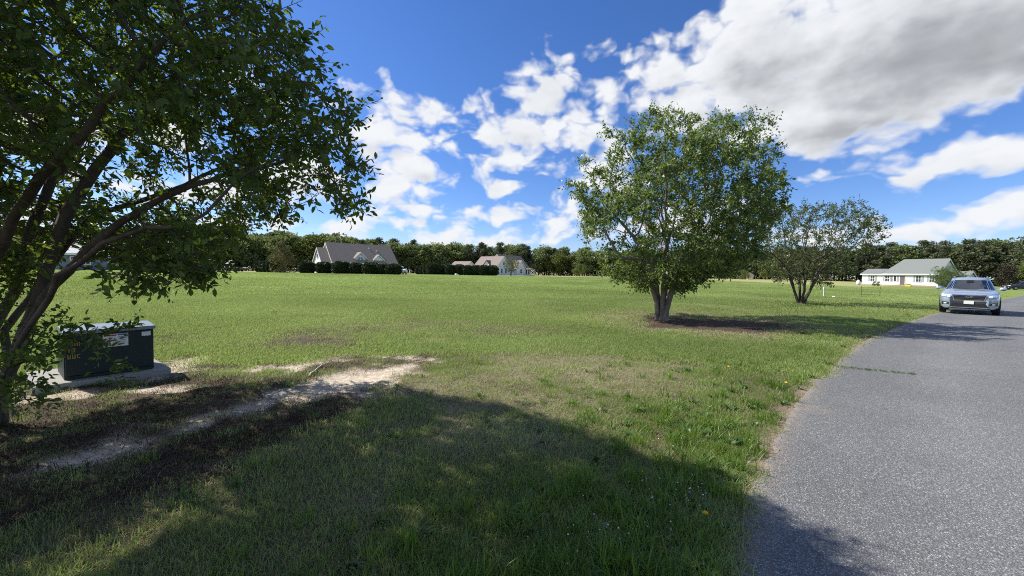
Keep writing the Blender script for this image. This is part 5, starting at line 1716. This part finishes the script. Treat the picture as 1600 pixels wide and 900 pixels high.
# ------------------------------------------------------------------ the utility cabinet on its slab
def cabinet():
    a = Vector((*hit(101, 597), 0)) * .955; b = Vector((*hit(236, 584), 0))
    u = Vector((math.cos(R(54)), math.sin(R(54)), 0)); L = .89
    ang = math.atan2(u.y, u.x)
    zg = float(ground_z(np.array([a.x]), np.array([a.y]))[0])
    zg = max(zg, 0.0)
    # slab
    s = empty('concrete_slab', (a.x, a.y, 0), ang); tag(s, 'grey concrete slab under the dark utility cabinet', 'slab')
    mb = MB(); mb.box(-.28, L + .16, -.13, 1.05, -.12, .085); o = mb.build('slab', M['concrete'], s); bevel(o, .012, 2)
    r = empty('utility_cabinet', (a.x, a.y, .085), ang); tag(r, 'dark green metal utility cabinet with white warning label on a concrete slab', 'cabinet')
    D, Hh = .80, .66
    mb = MB(); mb.box(0, L, .04, D, 0, Hh - .05); bevel(mb.build('body', M['cabinet'], r), .008)
    # front door: one hood that folds over the top edge
    mb = MB(); mb.box(.012, L - .012, .0, .039, .05, Hh - .06); bevel(mb.build('door', M['cabinet'], r), .006)
    mb = MB()
    mb.prism([(-.025, Hh - .055), (D + .02, Hh - .055), (D + .02, Hh - .02), (D * .55, Hh + .03), (-.025, Hh - .005)], -.012, L + .012, lambda p, t: (t, p[0], p[1]))
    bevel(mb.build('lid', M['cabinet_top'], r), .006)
    mb = MB(); mb.box(.02, L - .02, .005, .039, .005, .045); mb.build('base_rail', M['cabinet'], r)
    mb = MB(); mb.box(L * .52, L * .60, -.018, -.001, .135, .150); mb.box(L * .535, L * .585, -.012, -.001, .07, .134); mb.build('latch', M['alloy'], r)
    for x in (.10, L - .10):
        mb = MB(); mb.tube([(x - .05, -.012, Hh - .068), (x + .05, -.012, Hh - .068)], .010, 8); mb.build('hinge', M['cabinet'], r)
    # warning label: white, blue heading, red arrow, grey lines
    x0, x1, z0, z1 = L * .40, L * .685, Hh - .265, Hh - .085
    mb = MB(); mb.box(x0, x1, -.0045, -.001, z0, z1); lb = mb.build('warning_label', M['label_white'], r)
    xm = x0 + (x1 - x0) * .56; w = x1 - x0
    mb = MB(); mb.box(xm + .008, x1 - .008, -.0075, -.005, z1 - .026, z1 - .006)
    for k, f in enumerate((.95, .8, .9, .6, .85, .7)):
        pass
    mb.build('heading', M['label_blue'], lb)
    mb = MB()
    for k, f in enumerate((.55, .95, .85, .9, .6)):
        zc = z1 - .045 - k * .023
        mb.box(xm + .012, xm + .012 + (x1 - xm - .024) * f, -.0075, -.005, zc - (.012 if k == 0 else .007), zc)
    mb.build('text_lines', M['label_grey'], lb)
    mb = MB(); zc = (z0 + z1) / 2 - .004
    mb.prism([(x0 + .03, zc), (x0 + .075, zc + .028), (x0 + .075, zc + .010), (xm - .004, zc + .010), (xm - .004, zc - .010), (x0 + .075, zc - .010), (x0 + .075, zc - .028)], -.0075, -.005, lambda p, t: (p[0], t, p[1]))
    mb.build('arrow', M['label_red'], lb)
    mb = MB(); mb.box(x0 + .01, xm - .01, -.0075, -.005, z1 - .030, z1 - .012); mb.build('label_band', M['label_red'], lb)
    mb = MB()
    for k in range(8): mb.prism([(x0 + .045 + .012 * math.cos(k * math.pi / 4), z0 + .022 + .012 * math.sin(k * math.pi / 4)) for k in range(8)] if k == 0 else [(x0 + .095 + .012 * math.cos(j * math.pi / 4), z0 + .022 + .012 * math.sin(j * math.pi / 4)) for j in range(8)], -.0075 - .0003 * k, -.005, lambda p, t: (p[0], t, p[1])) if k < 2 else None
    mb.build('pictogram', M['label_grey'], lb)
    # small label near the right corner
    mb = MB(); mb.box(L * .845, L * .955, -.0045, -.001, Hh - .150, Hh - .090); l2 = mb.build('number_label', M['label_white'], r)
    mb = MB(); mb.box(L * .845, L * .955, -.0045, -.001, Hh - .0895, Hh - .068); mb.build('label_strip', M['label_blue'], l2)
    # yellow painted characters at the left of the door, two lines
    def glyphs(lines, x, z, h, wd):
        mb = MB(); t = h * .16
        for li, ln in enumerate(lines):
            for ci, ch in enumerate(ln):
                gx0 = x + ci * wd; gz0 = z - li * h * 1.55
                seg = {'H': [(0, 0, t, h), (wd * .7 - t, 0, wd * .7, h), (t, h * .45, wd * .7 - t, h * .45 + t)],
                       'N': [(0, 0, t, h), (wd * .7 - t, 0, wd * .7, h), (t, h - t, wd * .7 - t, h)],
                       'U': [(0, 0, t, h), (wd * .7 - t, 0, wd * .7, h), (t, 0, wd * .7 - t, t)],
                       '7': [(0, h - t, wd * .7, h), (wd * .42, 0, wd * .42 + t, h - t)],
                       'C': [(0, 0, t, h), (t, 0, wd * .7, t), (t, h - t, wd * .7, h)],
                       '1': [(wd * .25, 0, wd * .25 + t, h)]}[ch]
                for (a0, b0, a1, b1) in seg: mb.box(gx0 + a0, gx0 + a1, -.004, -.001, gz0 + b0, gz0 + b1)
        return mb.build('painted_number', M['yellow'], r)
    glyphs(['1HN', ' 7'.replace(' ', '1'), 'UUC'], .03, Hh - .205, .055, .042)
    return r
M['cabinet_top'] = plain('sunlit green cabinet top', (.20, .23, .235), .32, .5, var=.12, scale=3)  # sunlight on the lid put into this paler grey-green
cab = cabinet()

# ------------------------------------------------------------------ small things on the lawn
def dead_stick():
    a, b = hit(483, 588), hit(508, 569)
    mb = MB()
    rng = np.random.default_rng(2)
    A = Vector((a[0], a[1], float(ground_z(np.array([a[0]]), np.array([a[1]]))[0]) + .025)); B = Vector((b[0], b[1], float(ground_z(np.array([b[0]]), np.array([b[1]]))[0]) + .05))
    L = (B - A).length
    B = A + (B - A) * min(1, .62 / L)
    pts = [A.lerp(B, f) + Vector(rng.normal(size=3)) * .006 for f in np.linspace(0, 1, 7)]
    mb.tube(pts, [.012, .014, .013, .012, .011, .010, .006], 7)
    mb.tube([pts[3], pts[3] + Vector((.05, -.03, .05))], [.007, .003], 5)
    o = mb.build('stick', M['stick'], None, True); tag(o, 'pale dry stick lying on the bare sandy soil', 'stick')
dead_stick()
def dandelion():
    x, y = hit(1101, 829)
    z0 = float(ground_z(np.array([x]), np.array([y]))[0])
    r = empty('dandelion', (x, y, z0)); tag(r, 'yellow dandelion in bloom in the grass near the road edge', 'flower')
    mb = MB(); mb.tube([(0, 0, 0), (.004, .004, .06), (.0, .0, .115)], .0022, 5); mb.build('stem', M['stem'], r)
    V, F = [], []
    rng = np.random.default_rng(4)
    for k in range(64):
        a = k * 2.39996; q = math.sqrt(k / 64)
        c = Vector((math.cos(a), math.sin(a), 0)); s = Vector((-c.y, c.x, 0)); L = .010 + .013 * q; base = Vector((0, 0, .115)); up = Vector((0, 0, .012 * (1 - q * 1.0)))
        b = len(V)
        V += [tuple(base + c * .002), tuple(base + c * L * .6 + s * .0022 + up), tuple(base + c * L + up * .8), tuple(base + c * L * .6 - s * .0022 + up)]
        F.append((b, b + 1, b + 2, b + 3))
    mesh_obj('bloom', V, F, M['yellow_bright'], r)
    so = np.zeros((7, 3)); th = np.arange(7) * .9
    V, F, tone = leaf_cloud(so + np.array([0, 0, .01]), np.stack([np.cos(th), np.sin(th), np.full(7, .25)], 1), .11, rng, width=.22)
    for k in range(7):
        pass
    lf = mesh_obj('leaf_rosette', V, F, M['leaf_near'], r, attr={'tone': ('FACE', tone)})
dandelion()
def small_dandelion(px, py, lab):
    x, y = hit(px, py); z0 = float(ground_z(np.array([x]), np.array([y]))[0])
    r = empty('dandelion', (x, y, z0)); tag(r, lab, 'flower')
    mb = MB(); mb.tube([(0, 0, 0), (0, 0, .10)], .0025, 4); mb.build('stem', M['stem'], r)
    mb = MB(); mb.tube([(0, 0, .10), (0, 0, .108), (0, 0, .116)], [.010, .022, .006], 10); mb.build('bloom', M['yellow_bright'], r)
small_dandelion(1138, 583, 'small yellow dandelion in the sunlit verge, farther up and left of the dry edge')
small_dandelion(1228, 609, 'small yellow dandelion in the sunlit verge close to the asphalt')
def marker_post():
    p = at(1287.5, 36)
    r = empty('marker_post', p); tag(r, 'pale green marker post standing in the lawn right of the open tree', 'post')
    mb = MB(); mb.box(-.055, .055, -.03, .03, -.2, .62); mb.build('post', M['pale_post'], r)
    mb = MB(); mb.box(-.085, .085, -.045, .045, .62, .82); mb.prism([(-.085, .82), (.085, .82), (0, .87)], -.045, .045, lambda q, t: (q[0], t, q[1])); mb.build('cap', M['pale_post'], r)
marker_post()
def sign_frame():
    p = at(1360, 38)
    r = empty('sign_frame', p, R(-38)); tag(r, 'empty dark metal sign frame pushed into the lawn before the white house', 'sign frame')
    for x in (-.68, .68):
        mb = MB(); pts = [(x, 0, -.15), (x * .98, 0, .5), (x, 0, .93)]
        pts += [(x * 1.06, 0, 1.0)]
        mb.tube(pts, .018, 6); mb.build('post', M['metal_dark'], r)
    mb = MB(); mb.tube([(-.67, 0, .16), (.67, 0, .14)], .018, 6); mb.build('cross_bar', M['metal_dark'], r)
sign_frame()

# ------------------------------------------------------------------ grass, as ground cover nobody could count
CLUMPS = bpy.data.collections.new('grass_clumps')       # meshes scattered by the lawn's geometry nodes; not placed in the scene itself
def blade_mesh(name, n, spread, hmin, hmax, width, lean, rng, mat, segs=3, rosette=False):
    V, F, T = [], [], []
    for i in range(n):
        r = spread * math.sqrt(rng.random()); th = rng.uniform(0, 2 * math.pi)
        x0, y0 = r * math.cos(th), r * math.sin(th)
        h = rng.uniform(hmin, hmax)
        a = rng.uniform(0, 2 * math.pi) if not rosette else th + rng.normal() * .3
        ln = abs(rng.normal()) * lean + .08
        if rosette: ln = rng.uniform(.6, 1.5)
        w = width * rng.uniform(.7, 1.25)
        dx, dy = math.cos(a), math.sin(a)
        px_, py_ = -dy, dx
        tw = rng.normal() * .6
        px_, py_ = px_ * math.cos(tw) - py_ * math.sin(tw), px_ * math.sin(tw) + py_ * math.cos(tw)
        b = len(V)
        for k in range(segs):
            f = k / segs
            zz = h * f * (1 - .28 * ln * f); out = h * ln * f ** 1.8
            ww = w * (1 - f ** 2 * .75) * (.75 if k == 0 else 1) * (.5 + 1.0 * math.sin(math.pi * min(1, f + .15)) if rosette else 1)
            V += [(x0 + dx * out - px_ * ww, y0 + dy * out - py_ * ww, zz), (x0 + dx * out + px_ * ww, y0 + dy * out + py_ * ww, zz)]
        zz = h * (1 - .28 * ln); out = h * ln
        V.append((x0 + dx * out, y0 + dy * out, max(.004, zz - (.25 * h * ln if rosette else 0))))
        for k in range(segs - 1):
            F.append((b + 2 * k, b + 2 * k + 1, b + 2 * k + 3, b + 2 * k + 2))
        F.append((b + 2 * segs - 2, b + 2 * segs - 1, b + 2 * segs))
    me = bpy.data.meshes.new(name)
    me.from_pydata(V, [], F)
    me.materials.append(mat)
    me.polygons.foreach_set('use_smooth', np.ones(len(me.polygons), dtype=bool))
    o = bpy.data.objects.new(name, me)
    CLUMPS.objects.link(o)
    return o

M['grass'] = leaf_mat('grass blade', (.130, .185, .044), (.325, .400, .140), (.42, .53, .13), .38, .5, .3, inst=True)
M['grass_lush'] = leaf_mat('lush grass blade', (.070, .135, .018), (.140, .225, .034), (.25, .40, .04), .36, .42, .4, inst=True)
M['grass_dry'] = leaf_mat('dry grass blade', (.165, .145, .075), (.38, .355, .205), (.24, .19, .10), .22, .7, .2, inst=True)
M['litter'] = leaf_mat('brown litter', (.026, .018, .013), (.125, .088, .058), (.06, .04, .026), .10, .8, .15, inst=True)
M['weed'] = leaf_mat('weed leaf', (.045, .095, .018), (.105, .180, .036), (.16, .27, .03), .30, .45, .4, inst=True)

rg = np.random.default_rng(77)
for k in range(5): blade_mesh('a%02d_lawn' % k, 75, .17, .030, .075, .0022, .55, rg, M['grass'])                  # 0-4
for k in range(3): blade_mesh('b%02d_lush' % k, 34, .07, .07, .17, .0032, .50, rg, M['grass_lush'], 4)              # 5-7
for k in range(3): blade_mesh('c%02d_dry' % k, 60, .17, .015, .050, .0018, 1.5, rg, M['grass_dry'])                # 8-10
for k in range(3): blade_mesh('d%02d_weed' % k, 11, .025, .05, .11, .010, .9, rg, M['weed'], 4, True)             # 11-13
for k in range(3): blade_mesh('e%02d_far' % k, 190, .55, .035, .085, .0050, .6, rg, M['grass'], 2)                # 14-16
for k in range(3): blade_mesh('f%02d_litter' % k, 50, .18, .010, .055, .0024, 2.0, rg, M['litter'])                # 17-19
for k in range(2): blade_mesh('g%02d_farther' % k, 210, 1.3, .05, .10, .013, .6, rg, M['grass'], 2)                # 20-21

for k in range(2): blade_mesh('h%02d_fardry' % k, 170, .55, .025, .065, .0045, .9, rg, M['grass_dry'], 2)           # 22-23

def scatter(name, pts, idx, scl, tone, mat_label=None):
    n = len(pts)
    me = bpy.data.meshes.new(name)
    me.vertices.add(n)
    me.vertices.foreach_set('co', np.asarray(pts, dtype=np.float32).ravel())
    for an, typ, av in (('clump', 'INT', idx), ('size', 'FLOAT', scl), ('tone', 'FLOAT', tone), ('turn', 'FLOAT', rg.uniform(0, 2 * math.pi, n))):
        a = me.attributes.new(an, typ, 'POINT')
        a.data.foreach_set('value', np.asarray(av, dtype=np.int32 if typ == 'INT' else np.float32))
    o = bpy.data.objects.new(name, me)
    COL.objects.link(o)
    ng = bpy.data.node_groups.new('scatter ' + name, 'GeometryNodeTree')
    ng.interface.new_socket('Geometry', in_out='INPUT', socket_type='NodeSocketGeometry')
    ng.interface.new_socket('Geometry', in_out='OUTPUT', socket_type='NodeSocketGeometry')
    gi = ng.nodes.new('NodeGroupInput'); go = ng.nodes.new('NodeGroupOutput')
    iop = ng.nodes.new('GeometryNodeInstanceOnPoints')
    ci = ng.nodes.new('GeometryNodeCollectionInfo')
    ci.inputs['Collection'].default_value = CLUMPS
    ci.inputs['Separate Children'].default_value = True
    ci.inputs['Reset Children'].default_value = True
    def na(an, dt):
        q = ng.nodes.new('GeometryNodeInputNamedAttribute'); q.data_type = dt
        q.inputs['Name'].default_value = an
        return q.outputs['Attribute']
    cx = ng.nodes.new('ShaderNodeCombineXYZ')
    L = ng.links.new
    L(na('turn', 'FLOAT'), cx.inputs[2])
    L(gi.outputs[0], iop.inputs['Points']); L(ci.outputs[0], iop.inputs['Instance'])
    iop.inputs['Pick Instance'].default_value = True
    L(na('clump', 'INT'), iop.inputs['Instance Index'])
    L(cx.outputs[0], iop.inputs['Rotation'])
    L(na('size', 'FLOAT'), iop.inputs['Scale'])
    L(iop.outputs[0], go.inputs[0])
    md = o.modifiers.new('scatter', 'NODES'); md.node_group = ng
    tag(o, kind='stuff')
    return o

def ring_points(n, r0, r1, a0=-66, a1=66, p=2.0):
    """random places in a sector before the camera, denser close by"""
    u = rg.random(n)
    if p == 2.0: r = r0 * (r1 / r0) ** u
    else: r = np.sqrt(r0 ** 2 + (r1 ** 2 - r0 ** 2) * u)
    a = np.radians(rg.uniform(a0, a1, n))
    return r * np.sin(a), r * np.cos(a)

def lawn():
    X, Y, I, S, T = [], [], [], [], []
    # short lawn and its dry thatch, 1 to 11 m
    def put(x, y, i, s, t):
        X.append(x); Y.append(y); I.append(i); S.append(s); T.append(t)
    x, y = ring_points(15000, 1.0, 12, p=2.0)
    xb, yb = ring_points(9000, .8, 3.2, -100, 100, p=2.0)
    x = np.concatenate([x, xb]); y = np.concatenate([y, yb])
    m = masks(x, y); u = rg.random(len(x))
    n1 = fbm(x * .8 + 3, y * .8, 3)
    clear = 1 - np.maximum.reduce([m['dead'] * .93, m['sand'], m['mulch_shade'] * .9, np.where(m['s'] < .03, 1, 0)])
    shady = (1 - sstep(np.hypot(x + .5, y - 2.5), 2.0, 4.5)) * (m['s'] > .8)
    dryp = np.clip(m['thatch'] * .45 + m['dry'] * .65 + .08 + .24 * shady, 0, .85)
    ok = u < clear
    isdry = rg.random(len(x)) < dryp
    i = np.where(isdry, rg.integers(8, 11, len(x)), rg.integers(0, 5, len(x)))
    s = rg.uniform(.75, 1.3, len(x)) * (.75 + .5 * n1)
    t = np.clip(.15 + .9 * (n1 - .2) + rg.normal(size=len(x)) * .16 + m['dry'] * .3, 0, 1)
    put(x[ok], y[ok], i[ok], s[ok], t[ok])
    # dead litter on the worn ground
    x, y = ring_points(12000, 2.0, 9, -75, 0, p=2.0)
    m = masks(x, y)
    ok = rg.random(len(x)) < np.maximum(m['dead'], m['mulch_shade'] * .6) * (1 - m['sand'] * .93)
    g = rg.random(len(x)) < .26
    i = np.where(g, rg.integers(0, 5, len(x)), rg.integers(17, 20, len(x)))
    put(x[ok], y[ok], i[ok], rg.uniform(.6, 1.3, ok.sum()) * np.where(g[ok], .6, 1), rg.random(ok.sum()))
    # longer lush tufts and weeds along the road and in the shade
    x, y = ring_points(6500, 1.1, 26, p=2.0)
    m = masks(x, y); n1 = fbm(x * .9 + 50, y * .9 + 20, 3)
    w = (1 - sstep(m['s'], .25, 1.25)) * 1.0 + .55 * (1 - sstep(m['s'], .5, 3.2)) * sstep(np.hypot(x, y), 3.2, 5) + .14 * sstep(n1, .5, .66) * (1 - sstep(m['s'], 2, 6)) + .03 + .08 * sstep(n1, .52, .62)
    ok = (rg.random(len(x)) < w) & (m['s'] > .02) & (m['sand'] < .3) & (rg.random(len(x)) > m['dead'] * .9) & (m['mulch_shade'] < .4)
    i = np.where(rg.random(len(x)) < .62, rg.integers(5, 8, len(x)), rg.integers(11, 14, len(x)))
    put(x[ok], y[ok], i[ok], rg.uniform(.55, 1.2, ok.sum()) * np.where(m['s'][ok] < 1.6, 1.15, .85), rg.random(ok.sum()))
    # middle lawn
    x, y = ring_points(26000, 8, 46, p=2.0)
    m = masks(x, y); n1 = fbm(x * .35 + 3, y * .35, 4)
    ok = (rg.random(len(x)) < (1 - np.clip(m['mulch_shade'] * 1.3, 0, 1)) * (1 - .35 * m['dry']) * (1 - m['dead'])) & (m['s'] > .3)
    dr_ = rg.random(len(x)) < m['dry'] * .85
    put(x[ok], y[ok], np.where(dr_, rg.integers(22, 24, len(x)), rg.integers(14, 17, len(x)))[ok], rg.uniform(.7, 1.15, ok.sum()), np.clip(.5 + 1.1 * (n1[ok] - .5) + rg.normal(size=ok.sum()) * .14 + m['dry'][ok] * .3, 0, 1))
    x, y = ring_points(9000, 26, 105, p=2.0)
    m = masks(x, y); n1 = fbm(x * .12 + 3, y * .12, 4)
    ok = (m['s'] > 1.6)
    put(x[ok], y[ok], rg.integers(20, 22, ok.sum()), rg.uniform(.7, 1.15, ok.sum()), np.clip(.60 + 1.7 * (n1[ok] - .5) + rg.normal(size=ok.sum()) * .10, 0, 1))
    x, y, i, s, t = map(np.concatenate, (X, Y, I, S, T))
    scatter('lawn_grass', np.column_stack([x, y, ground_z(x, y) - .004]), i, s, t)
    # grass in the crack across the asphalt
    p0, p1 = np.array(hit(1302, 575)), np.array(hit(1432, 588))
    f = rg.random(70) ** 1.2
    q = p0 + (p1 - p0) * f[:, None] + rg.normal(size=(70, 2)) * .012
    scatter('crack_grass', np.column_stack([q, np.full(70, .03)]), rg.integers(5, 8, 70), rg.uniform(.12, .3, 70), rg.random(70))
lawn()

# white clover heads among the near grass: ground cover
def clover():
    rng = np.random.default_rng(9)
    V, F = [], []
    spots = []
    for (px, py, n, s) in [(1075, 772, 34, .22), (1030, 800, 20, .2), (1010, 850, 16, .15), (950, 855, 8, .14), (880, 860, 10, .2), (1060, 790, 14, .3), (860, 885, 5, .15), (920, 800, 5, .3), (1100, 700, 6, .4)]:
        cx, cy = hit(px, py)
        for _ in range(int(n * .7)): spots.append((cx + rng.normal() * s * .6, cy + rng.normal() * s * .5, rng.uniform(.003, .0065)))
    for x, y, r in spots:
        if road_dist(np.array([x]), np.array([y]))[0] < .15: continue
        z0 = float(ground_z(np.array([x]), np.array([y]))[0]); h = rng.uniform(.05, .10)
        b = len(V)
        V += [(x - .001, y, z0), (x + .001, y, z0), (x, y, z0 + h)]
        F.append((b, b + 1, b + 2))
        b = len(V); c = Vector((x, y, z0 + h))
        V += [tuple(c + Vector(v) * r) for v in ((1, 0, 0), (.3, .95, 0), (-.8, .6, .0), (-.8, -.6, 0), (.3, -.95, 0), (0, 0, .9), (0, 0, -.6))]
        for k in range(5): F += [(b + k, b + (k + 1) % 5, b + 5), (b + (k + 1) % 5, b + k, b + 6)]
    o = mesh_obj('clover_flowers', V, F, M['petal'])
    tag(o, kind='stuff')
clover()

# loose grit along the crumbling edge of the asphalt
def grit():
    rng = np.random.default_rng(12)
    P = _resample(ROAD_L, 60)
    P = P[(np.hypot(P[:, 0], P[:, 1]) < 16) & (P[:, 1] > .5)]
    V, F = [], []
    T = np.gradient(P, axis=0); T /= np.linalg.norm(T, axis=1)[:, None]
    for k in range(900):
        i = int(len(P) * rng.random() ** 1.6)
        n = np.array([T[i][1], -T[i][0]])
        x, y = P[i] + n * (rng.normal() * .10 + .05) + T[i] * rng.uniform(-.1, .1)
        r = rng.uniform(.003, .009) * (1.6 if rng.random() < .08 else 1)
        q = float(road_dist(np.array([x]), np.array([y]))[0])
        zz = .016 if q < 0 else float(ground_z(np.array([x]), np.array([y]))[0]) + .004
        b = len(V)
        for vx, vy, vz in ((1, 0, 0), (-.4, .9, 0), (-.6, -.8, 0), (0, 0, .8), (.2, .1, -.6)):
            V.append((x + r * (vx + rng.normal() * .25), y + r * (vy + rng.normal() * .25), zz + r * vz))
        F += [(b, b + 1, b + 3), (b + 1, b + 2, b + 3), (b + 2, b, b + 3), (b + 1, b, b + 4), (b + 2, b + 1, b + 4), (b, b + 2, b + 4)]
    tag(mesh_obj('gravel', V, F, M['grit']), kind='stuff')
M['grit'] = plain('loose grit', (.24, .22, .19), .9, .2, var=.5, scale=70)
grit()
